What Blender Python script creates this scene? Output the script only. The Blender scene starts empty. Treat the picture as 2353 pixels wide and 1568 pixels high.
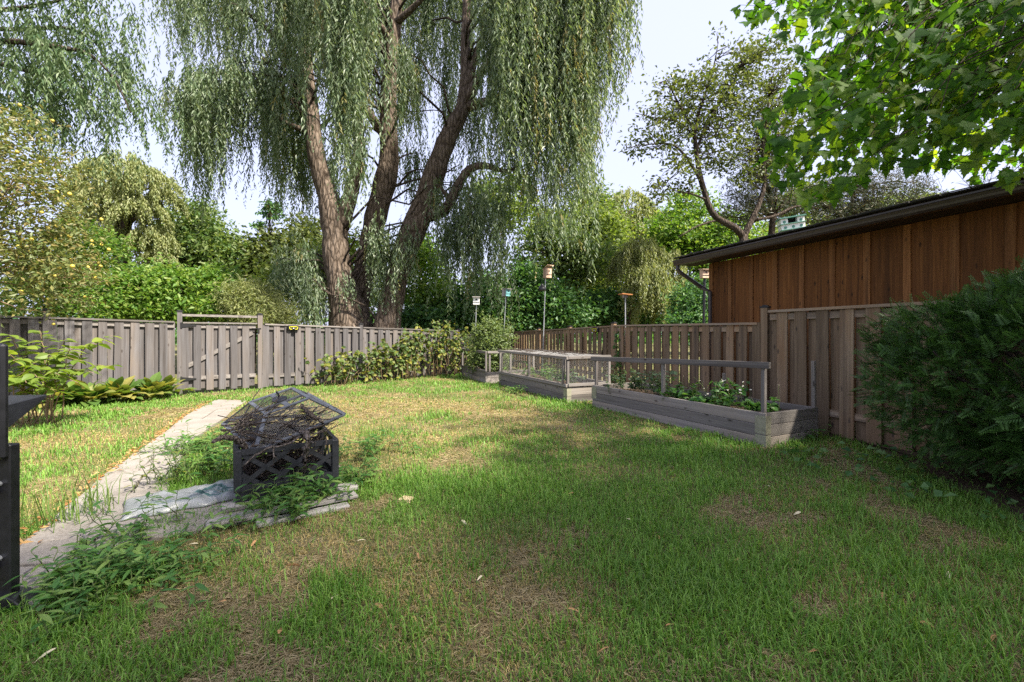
import bpy, math, random
import numpy as np
from mathutils import Vector, Matrix

random.seed(7)
RNG = np.random.default_rng(11)
SC = bpy.context.scene
COL = SC.collection
R = math.radians

# ------------------------------------------------------------------ camera
CAM_H = 1.3
F = 1046.0            # focal length in pixels of a 2353 px wide frame
cam_d = bpy.data.cameras.new('camera')
cam_d.lens = 16.0
cam_d.sensor_width = 36.0
cam_d.shift_y = -16 / 2353
cam_d.clip_start = 0.05
cam_d.clip_end = 2000
cam = bpy.data.objects.new('camera', cam_d)
cam.location = (0, 0, CAM_H)
cam.rotation_euler = (R(90), 0, 0)
COL.objects.link(cam)
SC.camera = cam

# ------------------------------------------------------------------ light
SUN_EL = 50.0
SUN_H = Vector((0.86, -0.51))          # horizontal direction towards the sun (x right, y away)
sun_az = math.atan2(SUN_H.x, SUN_H.y)
world = bpy.data.worlds.new('World')
SC.world = world
world.use_nodes = True
wn = world.node_tree
sky = wn.nodes.new('ShaderNodeTexSky')
sky.sky_type = 'NISHITA'
sky.sun_disc = False
sky.sun_elevation = R(SUN_EL)
sky.sun_rotation = sun_az
sky.air_density = 1.0
sky.dust_density = 5.0
sky.ozone_density = 2.0
bg = wn.nodes['Background']
haze_mix = wn.nodes.new('ShaderNodeMix'); haze_mix.data_type = 'RGBA'      # thin high haze over the whole sky
haze_mix.inputs[0].default_value = 0.90
haze_mix.inputs[7].default_value = (0.84, 0.86, 1.14, 1)
wn.links.new(sky.outputs[0], haze_mix.inputs[6])
wn.links.new(haze_mix.outputs[2], bg.inputs[0])
bg.inputs[1].default_value = 0.15
sun_d = bpy.data.lights.new('sun', 'SUN')
sun_d.energy = 2.2
sun_d.angle = R(2.2)
sun_d.color = (1.0, 0.93, 0.80)
sun = bpy.data.objects.new('sun', sun_d)
sdir = Vector((SUN_H.x * math.cos(R(SUN_EL)), SUN_H.y * math.cos(R(SUN_EL)), math.sin(R(SUN_EL))))
sun.rotation_euler = sdir.to_track_quat('Z', 'Y').to_euler()
sun.location = (8, -4, 20)
COL.objects.link(sun)
SC.view_settings.view_transform = 'Standard'
SC.view_settings.look = 'None'
SC.view_settings.exposure = 2.75
SC.view_settings.gamma = 1.0
SC.cycles.use_denoising = False
SC.cycles.use_adaptive_sampling = False
SC.cycles.max_bounces = 6
SC.cycles.transparent_max_bounces = 8
SC.cycles.sample_clamp_indirect = 8

# ------------------------------------------------------------------ helpers
WL = {}                                # world origin of every object that may become a parent

def px(x, y, Y):
    """direction of a photo pixel (2353x1568 frame) carried out to the depth Y"""
    return np.array([(x - 1176.5) / F * Y, Y, CAM_H - (y - 768) / F * Y])

def pg(x, y, z=0.0):
    Y = F * (CAM_H - z) / (y - 768)
    return np.array([(x - 1176.5) / F * Y, Y, z])

def nrm(a):
    a = np.asarray(a, float)
    n = np.linalg.norm(a, axis=-1, keepdims=True)
    return a / np.maximum(n, 1e-9)

def vnoise(x, y, s, seed=0):
    x = np.asarray(x) / s + 1000.3 + seed * 17.7
    y = np.asarray(y) / s + 1000.9 + seed * 9.1
    xi = np.floor(x).astype(np.int64); yi = np.floor(y).astype(np.int64)
    fx = x - xi; fy = y - yi
    fx = fx * fx * (3 - 2 * fx); fy = fy * fy * (3 - 2 * fy)
    def h(a, b):
        n = (a * 374761393 + b * 668265263 + seed * 974711) & 0x7fffffff
        n = ((n ^ (n >> 13)) * 1274126177) & 0x7fffffff
        return ((n ^ (n >> 16)) & 0xffff) / 65535.0
    return (h(xi, yi) * (1 - fx) + h(xi + 1, yi) * fx) * (1 - fy) + (h(xi, yi + 1) * (1 - fx) + h(xi + 1, yi + 1) * fx) * fy

def mesh_np(name, V, faces, col=None, smooth=False):
    """faces: list of (m,k) index arrays"""
    me = bpy.data.meshes.new(name)
    V = np.asarray(V, np.float32).reshape(-1, 3)
    faces = [np.asarray(f, np.int32) for f in faces if len(f)]
    loops = np.concatenate([f.ravel() for f in faces])
    tot = np.concatenate([np.full(len(f), f.shape[1], np.int32) for f in faces])
    start = np.concatenate([[0], np.cumsum(tot)[:-1]]).astype(np.int32)
    me.vertices.add(len(V)); me.vertices.foreach_set('co', V.ravel())
    me.loops.add(len(loops)); me.loops.foreach_set('vertex_index', loops)
    me.polygons.add(len(tot)); me.polygons.foreach_set('loop_start', start)
    try:
        me.polygons.foreach_set('loop_total', tot)
    except Exception:
        pass
    me.update(calc_edges=True)
    me.polygons.foreach_set('use_smooth', np.full(len(tot), bool(smooth)))
    if col is not None:
        a = me.attributes.new('col', 'FLOAT_COLOR', 'POINT')
        c = np.ones((len(V), 4), np.float32); c[:, :3] = col
        a.data.foreach_set('color', c.ravel())
    return me

def link(name, me, parent=None, mat=None, M=None):
    o = bpy.data.objects.new(name, me)
    COL.objects.link(o)
    if mat is not None and me is not None and len(me.materials) == 0:
        me.materials.append(mat)
    if parent is not None:
        o.parent = parent
    WL[o] = WL.get(parent, Vector((0, 0, 0)))
    if M is not None:
        o.matrix_basis = Matrix.Translation(-WL[o]) @ M
    return o

def tag(o, label=None, cat=None, group=None, kind=None):
    if label: o['label'] = label
    if cat: o['category'] = cat
    if group: o['group'] = group
    if kind: o['kind'] = kind
    return o

def thing(name, label, cat, loc, group=None):
    o = bpy.data.objects.new(name, None)
    o.empty_display_size = 0.2
    o.location = Vector([float(v) for v in loc])
    COL.objects.link(o)
    WL[o] = o.location.copy()
    return tag(o, label, cat, group)

class MB:
    def __init__(s):
        s.v = []; s.f = []; s.n = 0
    def add(s, V, F):
        V = np.asarray(V, float).reshape(-1, 3)
        s.v.append(V)
        for f in F:
            s.f.append([i + s.n for i in f])
        s.n += len(V)
        return s
    def box(s, c, ax, ay, az, sx, sy, sz):
        c = np.asarray(c, float); ax, ay, az = nrm(ax) * sx / 2, nrm(ay) * sy / 2, nrm(az) * sz / 2
        V = [c + i * ax + j * ay + k * az for k in (-1, 1) for j in (-1, 1) for i in (-1, 1)]
        return s.add(V, [(0, 2, 3, 1), (4, 5, 7, 6), (0, 1, 5, 4), (2, 6, 7, 3), (0, 4, 6, 2), (1, 3, 7, 5)])
    def bar(s, a, b, w, h, up=(0, 0, 1)):
        a = np.asarray(a, float); b = np.asarray(b, float)
        d = b - a; L = np.linalg.norm(d); d = d / L
        side = np.cross(d, up)
        if np.linalg.norm(side) < 1e-3: side = np.array([1.0, 0, 0])
        side = nrm(side); u = np.cross(side, d)
        return s.box((a + b) / 2, d, side, u, L, w, h)
    def tube(s, pts, rad, n=8, cap=True):
        pts = np.asarray(pts, float); m = len(pts)
        rad = np.broadcast_to(np.asarray(rad, float), (m,))
        t = nrm(np.gradient(pts, axis=0))
        ref = np.array([0.31, 0.95, 0.05]) if abs(t[0] @ [0, 0, 1]) > .7 else np.array([0, 0, 1.0])
        V = []
        for i in range(m):
            a = nrm(np.cross(t[i], ref)); b = np.cross(a, t[i])
            ang = np.arange(n) * 2 * math.pi / n
            V.append(pts[i] + rad[i] * (np.outer(np.cos(ang), a) + np.outer(np.sin(ang), b)))
        Fc = []
        for i in range(m - 1):
            for j in range(n):
                k = (j + 1) % n
                Fc.append((i * n + j, i * n + k, (i + 1) * n + k, (i + 1) * n + j))
        if cap:
            Fc.append(tuple(range(n - 1, -1, -1))); Fc.append(tuple((m - 1) * n + j for j in range(n)))
        return s.add(np.concatenate(V), Fc)
    def lathe(s, c, prof, n=14):
        V = []
        for r, z in prof:
            for j in range(n):
                a = 2 * math.pi * j / n
                V.append((c[0] + r * math.cos(a), c[1] + r * math.sin(a), c[2] + z))
        Fc = []
        for i in range(len(prof) - 1):
            for j in range(n):
                k = (j + 1) % n
                Fc.append((i * n + j, i * n + k, (i + 1) * n + k, (i + 1) * n + j))
        Fc.append(tuple(range(n - 1, -1, -1))); Fc.append(tuple((len(prof) - 1) * n + j for j in range(n)))
        return s.add(V, Fc)
    def build(s, name, mat, parent=None, smooth=False, bevel=0):
        off = np.array(WL.get(parent, Vector((0, 0, 0))))
        V = np.concatenate(s.v) - off
        by = {}
        for f in s.f: by.setdefault(len(f), []).append(f)
        me = mesh_np(name, V, list(by.values()), smooth=smooth)
        o = link(name, me, parent, mat)
        if bevel:
            b = o.modifiers.new('bevel', 'BEVEL'); b.width = bevel; b.segments = 1; b.limit_method = 'ANGLE'
        return o

# ---- leaves
def rhombs(P, D, N, L, W, fold=0.15, split=0.45):
    P = np.asarray(P); D = nrm(D); S = nrm(np.cross(D, N)); N2 = np.cross(S, D)
    L = np.asarray(L).reshape(-1, 1); W = np.asarray(W).reshape(-1, 1)
    m = P + D * L * split
    V = np.stack([P, m + S * W / 2 + N2 * W * fold, P + D * L - N2 * L * .12, m - S * W / 2 + N2 * W * fold], 1)
    n = len(P)
    Q = np.arange(n * 4).reshape(n, 4)
    return V.reshape(-1, 3), Q

def stuff_part(name, V, Fs, mat, parent, col=None, kind='stuff'):
    off = np.array(WL.get(parent, Vector((0, 0, 0))))
    o = link(name, mesh_np(name, np.asarray(V) - off, Fs, col), parent, mat)
    if kind: o['kind'] = kind
    return o

def frame_mat(p, d, n, s):
    d = Vector(d).normalized(); n = Vector(n)
    x = d.cross(n)
    if x.length < 1e-4: x = Vector((1, 0, 0))
    x.normalize(); z = x.cross(d)
    M = Matrix((x, d, z)).transposed().to_4x4()
    return Matrix.Translation(Vector([float(v) for v in p])) @ M @ Matrix.Scale(float(s), 4)

def leaf_mesh(name, outline, mat, curl=0.12):
    """outline: half outline list (x,y) from base to tip, y along the leaf, unit length"""
    pts = outline
    L = [(0, 0)] + [(x, y) for x, y in pts] + [(0, 1)]
    V = []; Fc = []
    spine = [(0, y, -curl * y * y) for x, y in L]
    V = [(0, y, -curl * y * y) for x, y in L]
    k = len(L)
    right = [(x, y, -curl * y * y + .18 * abs(x)) for x, y in pts]
    left = [(-x, y, -curl * y * y + .18 * abs(x)) for x, y in pts]
    V += right + left
    m = len(pts)
    for sgn, base in ((1, k), (-1, k + m)):
        seq = [0] + list(range(base, base + m)) + [k - 1]
        for i in range(len(seq) - 1):
            a, b = seq[i], seq[i + 1]
            sa, sb = i, i + 1
            f = [sa, a, b, sb]
            g = []
            for q in f:
                if q not in g: g.append(q)
            if len(g) >= 3:
                Fc.append(g if sgn > 0 else g[::-1])
    by = {}
    for f in Fc: by.setdefault(len(f), []).append(f)
    me = mesh_np(name, V, list(by.values()))
    me.materials.append(mat)
    return me

def mesh_arrays(me):
    V = np.empty(len(me.vertices) * 3, np.float32); me.vertices.foreach_get('co', V)
    fs = {}
    for p in me.polygons: fs.setdefault(len(p.vertices), []).append(list(p.vertices))
    return V.reshape(-1, 3), {k: np.array(v) for k, v in fs.items()}

def place_leaves(parent, me, mats, nmax=300, name='leaf', mat=None, restname='small_leaves', dist=True):
    """largest ones as parts of their own, the rest joined"""
    if dist:
        mats = sorted(mats, key=lambda M: -M.to_scale()[0] / max(.5, (M.to_translation() - cam.location).length))
    for M in mats[:nmax]:
        link(name, me, parent, None, M)
    rest = mats[nmax:]
    if rest:
        V0, fs = mesh_arrays(me)
        n0 = len(V0)
        A = np.array([np.array(M) for M in rest])
        Vh = np.concatenate([V0, np.ones((n0, 1))], 1)
        V = np.einsum('nij,vj->nvi', A, Vh)[..., :3].reshape(-1, 3)
        Fs = [(np.arange(len(rest))[:, None, None] * n0 + f[None]).reshape(-1, k) for k, f in fs.items()]
        stuff_part(restname, V, Fs, mat or me.materials[0], parent)

# ------------------------------------------------------------------ materials
def newmat(name):
    m = bpy.data.materials.new(name); m.use_nodes = True
    nt = m.node_tree; nt.nodes.clear()
    out = nt.nodes.new('ShaderNodeOutputMaterial')
    return m, nt, out

def N(nt, typ, **kw):
    n = nt.nodes.new(typ)
    for k, v in kw.items():
        if k.startswith('i_'):
            key = k[2:]
            n.inputs[int(key) if key.isdigit() else key].default_value = v
        else:
            setattr(n, k, v)
    return n

def ramp(nt, fac, stops):
    r = nt.nodes.new('ShaderNodeValToRGB')
    el = r.color_ramp.elements
    while len(el) < len(stops): el.new(0.5)
    for e, (p, c) in zip(el, stops):
        e.position = p; e.color = (*c, 1)
    if fac is not None: nt.links.new(fac, r.inputs[0])
    return r

def mixc(nt, fac, a, b, mode='MIX'):
    m = nt.nodes.new('ShaderNodeMix'); m.data_type = 'RGBA'; m.blend_type = mode
    for sock, v in ((m.inputs[0], fac), (m.inputs[6], a), (m.inputs[7], b)):
        if hasattr(v, 'links'): nt.links.new(v, sock)
        elif isinstance(v, tuple): sock.default_value = (*v, 1)
        else: sock.default_value = v
    return m.outputs[2]

def principled(nt, out, color, rough=.7, spec=.3, metal=0, bump=None, bstr=.3, bdist=.01):
    b = nt.nodes.new('ShaderNodeBsdfPrincipled')
    if hasattr(color, 'links'): nt.links.new(color, b.inputs['Base Color'])
    else: b.inputs['Base Color'].default_value = (*color, 1)
    if hasattr(rough, 'links'): nt.links.new(rough, b.inputs['Roughness'])
    else: b.inputs['Roughness'].default_value = rough
    b.inputs['Specular IOR Level'].default_value = spec
    b.inputs['Metallic'].default_value = metal
    if bump is not None:
        bn = N(nt, 'ShaderNodeBump'); bn.inputs['Strength'].default_value = bstr; bn.inputs['Distance'].default_value = bdist
        nt.links.new(bump, bn.inputs['Height']); nt.links.new(bn.outputs[0], b.inputs['Normal'])
    if out is not None: nt.links.new(b.outputs[0], out.inputs[0])
    return b

def coords(nt, scale, rnd=True, what='Object'):
    tc = N(nt, 'ShaderNodeTexCoord'); mp = N(nt, 'ShaderNodeMapping')
    mp.inputs['Scale'].default_value = scale
    src = tc.outputs[what]
    if rnd:
        oi = N(nt, 'ShaderNodeObjectInfo'); mu = N(nt, 'ShaderNodeVectorMath', operation='MULTIPLY_ADD')
        nt.links.new(oi.outputs['Random'], mu.inputs[0]); mu.inputs[1].default_value = (37, 53, 71)
        nt.links.new(src, mu.inputs[2]); src = mu.outputs[0]
    nt.links.new(src, mp.inputs[0])
    return mp.outputs[0]

def wood(name, tones, axis='z', dark=(.05, .04, .035), warm=None, warmfac=.5, rough=.85, stain=None):
    m, nt, out = newmat(name)
    sc = {'z': (38, 38, 1.3), 'x': (1.3, 38, 38)}[axis]
    v = coords(nt, sc)
    n1 = N(nt, 'ShaderNodeTexNoise', i_Scale=1.0, i_Detail=7.0, i_Roughness=.62, i_Distortion=.5); nt.links.new(v, n1.inputs['Vector'])
    c = ramp(nt, n1.outputs[0], [(.25, tones[0]), (.5, tones[1]), (.75, tones[2])]).outputs[0]
    v2 = coords(nt, {'z': (5, 5, 1.1), 'x': (1.1, 5, 5)}[axis])
    n2 = N(nt, 'ShaderNodeTexNoise', i_Scale=1.0, i_Detail=3.0); nt.links.new(v2, n2.inputs['Vector'])
    f2 = ramp(nt, n2.outputs[0], [(.35, (0, 0, 0)), (.7, (1, 1, 1))]).outputs[0]
    if warm:
        oi = N(nt, 'ShaderNodeObjectInfo')
        mm = N(nt, 'ShaderNodeMath', operation='MULTIPLY'); nt.links.new(oi.outputs['Random'], mm.inputs[0]); nt.links.new(f2, mm.inputs[1])
        m2 = N(nt, 'ShaderNodeMath', operation='MULTIPLY'); nt.links.new(mm.outputs[0], m2.inputs[0]); m2.inputs[1].default_value = warmfac * 2
        m2.use_clamp = True
        c = mixc(nt, m2.outputs[0], c, warm)
    # long dark streaks and knots
    v3 = coords(nt, {'z': (14, 14, .35), 'x': (.35, 14, 14)}[axis])
    n3 = N(nt, 'ShaderNodeTexNoise', i_Scale=1.0, i_Detail=4.0); nt.links.new(v3, n3.inputs['Vector'])
    f3 = ramp(nt, n3.outputs[0], [(.52, (0, 0, 0)), (.72, (.6, .6, .6))]).outputs[0]
    c = mixc(nt, f3, c, dark)
    v4 = coords(nt, {'z': (9, 9, 3.5), 'x': (3.5, 9, 9)}[axis])
    vo = N(nt, 'ShaderNodeTexVoronoi', i_Scale=1.0); nt.links.new(v4, vo.inputs['Vector'])
    f4 = ramp(nt, vo.outputs['Distance'], [(.07, (.85, .85, .85)), (.17, (0, 0, 0))]).outputs[0]
    c = mixc(nt, f4, c, dark)
    if stain:
        oi = N(nt, 'ShaderNodeObjectInfo')
        c = mixc(nt, oi.outputs['Random'], c, stain, 'MULTIPLY')
    hs = N(nt, 'ShaderNodeHueSaturation'); nt.links.new(c, hs.inputs['Color'])
    oi = N(nt, 'ShaderNodeObjectInfo'); mr = N(nt, 'ShaderNodeMapRange'); nt.links.new(oi.outputs['Random'], mr.inputs[0])
    mr.inputs[3].default_value = .72; mr.inputs[4].default_value = 1.28
    nt.links.new(mr.outputs[0], hs.inputs['Value'])
    principled(nt, out, hs.outputs[0], rough, .2, 0, n1.outputs[0], .5, .004)
    return m

def leafmat(name, cols, trans=.38, tcol=None, rough=.5, src='island', spec=.35, tval=1.9):
    m, nt, out = newmat(name)
    if src == 'island':
        g = N(nt, 'ShaderNodeNewGeometry'); f = g.outputs['Random Per Island']
    elif src == 'object':
        g = N(nt, 'ShaderNodeObjectInfo'); f = g.outputs['Random']
    if src == 'attr':
        a = N(nt, 'ShaderNodeAttribute', attribute_name='col'); c = a.outputs['Color']
    else:
        k = len(cols)
        c = ramp(nt, f, [((i + .5) / k, cc) for i, cc in enumerate(cols)]).outputs[0]
    b = principled(nt, None, c, rough, spec)
    t = N(nt, 'ShaderNodeBsdfTranslucent')
    tc = mixc(nt, 1.0, c, tcol or (1.0, 1.0, .45), 'MULTIPLY')
    hs = N(nt, 'ShaderNodeHueSaturation'); hs.inputs['Value'].default_value = tval
    nt.links.new(tc, hs.inputs['Color']); nt.links.new(hs.outputs[0], t.inputs[0])
    mx = N(nt, 'ShaderNodeMixShader'); mx.inputs[0].default_value = trans
    nt.links.new(b.outputs[0], mx.inputs[1]); nt.links.new(t.outputs[0], mx.inputs[2])
    nt.links.new(mx.outputs[0], out.inputs[0])
    return m

def simple(name, color, rough=.6, spec=.3, metal=0, var=.25, scale=8, bstr=.15):
    m, nt, out = newmat(name)
    v = coords(nt, (scale,) * 3)
    n = N(nt, 'ShaderNodeTexNoise', i_Scale=1.0, i_Detail=6.0, i_Roughness=.6); nt.links.new(v, n.inputs['Vector'])
    lo = tuple(x * (1 - var) for x in color); hi = tuple(min(1, x * (1 + var)) for x in color)
    c = ramp(nt, n.outputs[0], [(.3, lo), (.7, hi)]).outputs[0]
    principled(nt, out, c, rough, spec, metal, n.outputs[0], bstr, .004)
    return m

def barkmat(name, a, b, scale=6):
    m, nt, out = newmat(name)
    v = coords(nt, (scale, scale, scale * .22), rnd=False)
    n = N(nt, 'ShaderNodeTexNoise', i_Scale=1.6, i_Detail=8.0, i_Roughness=.7, i_Distortion=1.2); nt.links.new(v, n.inputs['Vector'])
    vo = N(nt, 'ShaderNodeTexVoronoi', feature='DISTANCE_TO_EDGE', i_Scale=1.7); nt.links.new(v, vo.inputs['Vector'])
    f = N(nt, 'ShaderNodeMath', operation='MULTIPLY'); nt.links.new(vo.outputs['Distance'], f.inputs[0]); f.inputs[1].default_value = 2.2
    c = ramp(nt, n.outputs[0], [(.3, a), (.7, b)]).outputs[0]
    fr = ramp(nt, f.outputs[0], [(.0, (.35, .33, .3)), (.35, (1, 1, 1))]).outputs[0]
    c = mixc(nt, 1.0, c, fr, 'MULTIPLY')
    ad = N(nt, 'ShaderNodeMath', operation='ADD'); nt.links.new(f.outputs[0], ad.inputs[0]); nt.links.new(n.outputs[0], ad.inputs[1])
    principled(nt, out, c, .95, .1, 0, ad.outputs[0], 1.0, .05)
    return m

M_ = {}
M_['fence'] = wood('weathered_fence_wood', [(0.068, 0.061, 0.061), (0.112, 0.105, 0.108), (0.156, 0.151, 0.157)], 'z', warm=(.15, .115, .085), warmfac=.3)
M_['fence_r'] = wood('brownish_fence_wood', [(0.121, 0.081, 0.049), (0.209, 0.149, 0.097), (0.301, 0.223, 0.148)], 'z', warm=(.20, .115, .06), warmfac=.5)
M_['rail'] = wood('weathered_rail_wood', [(0.111, 0.097, 0.089), (0.166, 0.150, 0.140), (0.216, 0.202, 0.193)], 'x')
M_['rail_r'] = wood('brown_rail_wood', [(0.160, 0.120, 0.088), (0.251, 0.198, 0.150), (0.351, 0.286, 0.219)], 'x', warm=(.34, .2, .1), warmfac=.4)
M_['bed'] = wood('grey_bed_planks', [(0.141, 0.125, 0.114), (0.218, 0.197, 0.182), (0.296, 0.270, 0.251)], 'x', warm=(.30, .235, .17), warmfac=.3)
M_['bedpost'] = wood('grey_bed_posts', [(0.175, 0.154, 0.133), (0.252, 0.227, 0.199), (0.329, 0.308, 0.280)], 'z', warm=(.36, .25, .15), warmfac=.3)
M_['shed'] = wood('brown_stained_siding', [(0.082, 0.032, 0.010), (0.159, 0.063, 0.018), (0.243, 0.104, 0.030)], 'z', dark=(.025, .013, .007), rough=.75)
M_['batten'] = wood('brown_stained_batten', [(0.122, 0.050, 0.016), (0.227, 0.097, 0.033), (0.324, 0.153, 0.054)], 'z', dark=(.03, .016, .008), rough=.75)
M_['lumber'] = wood('loose_grey_lumber', [(0.180, 0.162, 0.150), (0.270, 0.252, 0.234), (0.336, 0.318, 0.300)], 'x')
M_['gutter'] = simple('brown_gutter_metal', (.045, .032, .030), .35, .5, 0, .15, 6, .05)
M_['soffit'] = simple('dark_soffit', (.05, .03, .02), .8)
M_['roofing'] = simple('dark_roof_shingle', (.05, .048, .05), .9, .1, 0, .4, 60, .6)
M_['black'] = simple('black_painted_steel', (.012, .012, .014), .38, .5, 0, .5, 14, .08)
M_['pit'] = simple('charcoal_fire_pit_steel', (.02, .021, .026), .45, .45, 0, .35, 16, .1)
M_['pitlid'] = simple('grey_blue_lid_steel', (.09, .098, .115), .5, .45, 0, .35, 16, .1)
M_['capblack'] = simple('black_post_cap', (.02, .02, .022), .5)
M_['iron'] = simple('black_hinge_iron', (.015, .015, .016), .5)
M_['steel'] = simple('galvanised_pole', (.45, .46, .47), .4, .5, .6, .2, 12)
M_['bracket'] = simple('olive_metal_bracket', (.27, .26, .19), .55, .4, .2, .25, 10)
M_['screw'] = simple('bright_screw', (.6, .6, .58), .35, .5, .8, .1)
M_['white'] = simple('white_birdhouse_paint', (.72, .72, .70), .6, .3, 0, .1)
M_['teal'] = simple('teal_birdhouse_paint', (.16, .38, .40), .6, .3, 0, .15)
M_['greenp'] = simple('green_birdhouse_trim', (.10, .24, .19), .6, .3, 0, .15)
M_['cedar'] = wood('pale_cedar', [(.36, .24, .16), (.50, .35, .25), (.60, .45, .34)], 'z')
M_['greywood'] = wood('grey_birdhouse_wood', [(.16, .15, .14), (.25, .235, .22), (.34, .32, .3)], 'z')
M_['rust'] = simple('orange_feeder_wood', (.42, .17, .06), .7)
M_['hole'] = simple('dark_hole', (.01, .01, .01), .9)
M_['yellow'] = simple('yellow_plastic', (.62, .58, .05), .4, .5, 0, .1)
M_['soil'] = simple('dark_garden_soil', (.07, .05, .035), .95, .1, 0, .5, 30, .8)
M_['stick'] = barkmat('grey_stick_bark', (.16, .13, .115), (.36, .31, .28), 22)
M_['stickdark'] = barkmat('brown_twig_bark', (.10, .08, .068), (.26, .215, .19), 22)
M_['bark'] = barkmat('willow_bark', (.085, .062, .046), (.22, .175, .14), 5)
M_['barkdark'] = barkmat('dark_bark', (.055, .042, .035), (.13, .105, .085), 8)
M_['block'] = simple('tan_stone', (.52, .40, .24), .9, .1, 0, .2, 30, .5)
M_['wire'] = simple('chicken_wire', (.30, .29, .28), .5, .4, .4, .1)

# paving
m, nt, out = newmat('pale_paving'); v = coords(nt, (3, 3, 3), rnd=True)
n1 = N(nt, 'ShaderNodeTexNoise', i_Scale=1.0, i_Detail=9.0, i_Roughness=.65); nt.links.new(v, n1.inputs['Vector'])
n2 = N(nt, 'ShaderNodeTexNoise', i_Scale=24.0, i_Detail=5.0); nt.links.new(v, n2.inputs['Vector'])
c = ramp(nt, n1.outputs[0], [(.3, (.17, .15, .13)), (.5, (.24, .215, .19)), (.72, (.30, .275, .25))]).outputs[0]
c = mixc(nt, .35, c, ramp(nt, n2.outputs[0], [(.35, (.13, .11, .09)), (.6, (.30, .28, .255))]).outputs[0])
principled(nt, out, c, .9, .15, 0, n2.outputs[0], .35, .01)
M_['paving'] = m

# lawn ground
m, nt, out = newmat('lawn_soil'); v = coords(nt, (1, 1, 1), rnd=False)
n1 = N(nt, 'ShaderNodeTexNoise', i_Scale=.9, i_Detail=6.0, i_Roughness=.6); nt.links.new(v, n1.inputs['Vector'])
n2 = N(nt, 'ShaderNodeTexNoise', i_Scale=45.0, i_Detail=6.0, i_Roughness=.7); nt.links.new(v, n2.inputs['Vector'])
n3 = N(nt, 'ShaderNodeTexNoise', i_Scale=9.0, i_Detail=4.0); nt.links.new(v, n3.inputs['Vector'])
soil = ramp(nt, n2.outputs[0], [(.3, (.06, .045, .028)), (.5, (.17, .13, .08)), (.7, (.33, .27, .16))]).outputs[0]
grn = ramp(nt, n2.outputs[0], [(.3, (.035, .055, .012)), (.55, (.08, .115, .025)), (.75, (.17, .18, .06))]).outputs[0]
f = ramp(nt, n1.outputs[0], [(.4, (0, 0, 0)), (.62, (1, 1, 1))]).outputs[0]
f2 = ramp(nt, n3.outputs[0], [(.35, (.1, .1, .1)), (.65, (.9, .9, .9))]).outputs[0]
fm = mixc(nt, .5, f, f2)
c = mixc(nt, fm, grn, soil)
principled(nt, out, c, .95, .1, 0, n2.outputs[0], .8, .03)
M_['lawn'] = m

M_['grass'] = leafmat('grass_blade', None, .3, src='attr', tcol=(1, 1, .5), rough=.55)
W1 = [(.065, .105, .05), (.115, .165, .095), (.175, .225, .15), (.12, .17, .07), (.24, .28, .20)]
M_['willow'] = leafmat('willow_leaf', W1, .36, rough=.45)
M_['willow_dead'] = leafmat('yellowed_willow_leaf', [(.17, .15, .06), (.22, .20, .08), (.14, .16, .06), (.25, .21, .10)], .35)
M_['willow_gold'] = leafmat('pale_willow_leaf', [(.17, .20, .075), (.23, .25, .10), (.13, .17, .06), (.28, .29, .135)], .35)
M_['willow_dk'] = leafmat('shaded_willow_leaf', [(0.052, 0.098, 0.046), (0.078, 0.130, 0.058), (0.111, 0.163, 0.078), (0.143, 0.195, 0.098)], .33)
M_['maple'] = leafmat('maple_leaf_green', [(.03, .085, .012), (.045, .11, .015), (.06, .13, .02), (.085, .15, .02)], .5, src='object', tcol=(1, .93, .2), tval=3.6, spec=.2, rough=.6)
M_['maple_i'] = leafmat('maple_leaf_far', [(.03, .085, .012), (.045, .11, .015), (.06, .13, .02), (.10, .15, .02)], .5, tcol=(1, .93, .2), tval=3.6, spec=.2, rough=.6)
M_['yew'] = leafmat('yew_needles', [(.012, .040, .012), (.02, .06, .016), (.03, .08, .02), (.055, .115, .025)], .15, rough=.45)
M_['apple'] = leafmat('fruit_tree_leaf', [(.11, .14, .045), (.15, .165, .05), (.09, .135, .04), (.19, .18, .06), (.22, .18, .065), (.13, .165, .065)], .3)
M_['fruit'] = simple('yellow_fruit', (.42, .34, .06), .45, .4, 0, .3, 12)
M_['shrub1'] = leafmat('bright_shrub_leaf', [(0.065, 0.143, 0.019), (0.098, 0.189, 0.026), (0.130, 0.221, 0.039), (0.182, 0.247, 0.052)], .38)
M_['shrub2'] = leafmat('mid_green_tree_leaf', [(0.060, 0.113, 0.030), (0.090, 0.149, 0.038), (0.128, 0.179, 0.053), (0.164, 0.209, 0.075)], .35)
M_['dark'] = leafmat('dark_green_leaf', [(0.031, 0.088, 0.028), (0.049, 0.123, 0.035), (0.070, 0.158, 0.045), (0.105, 0.193, 0.053)], .32)
M_['yell'] = leafmat('yellow_green_leaf', [(.10, .155, .03), (.14, .19, .04), (.17, .21, .05), (.09, .14, .03)], .42)
M_['olive'] = leafmat('olive_tree_leaf', [(0.072, 0.098, 0.026), (0.098, 0.124, 0.033), (0.130, 0.150, 0.039), (0.052, 0.078, 0.023)], .32)
M_['pine'] = leafmat('pine_needles', [(0.039, 0.058, 0.029), (0.058, 0.078, 0.039), (0.078, 0.091, 0.046), (0.117, 0.098, 0.058)], .12)
M_['big'] = leafmat('broad_lime_leaf', [(.11, .17, .025), (.15, .21, .03), (.08, .14, .02), (.19, .24, .04)], .42, src='object')
M_['hosta'] = leafmat('hosta_leaf', [(.06, .12, .025), (.09, .15, .03), (.15, .18, .04), (.24, .22, .06)], .35, src='object')
M_['weed'] = leafmat('weed_leaf', [(0.050, 0.138, 0.031), (0.075, 0.175, 0.037), (0.112, 0.213, 0.050), (0.163, 0.250, 0.062)], .38, src='object')
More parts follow.
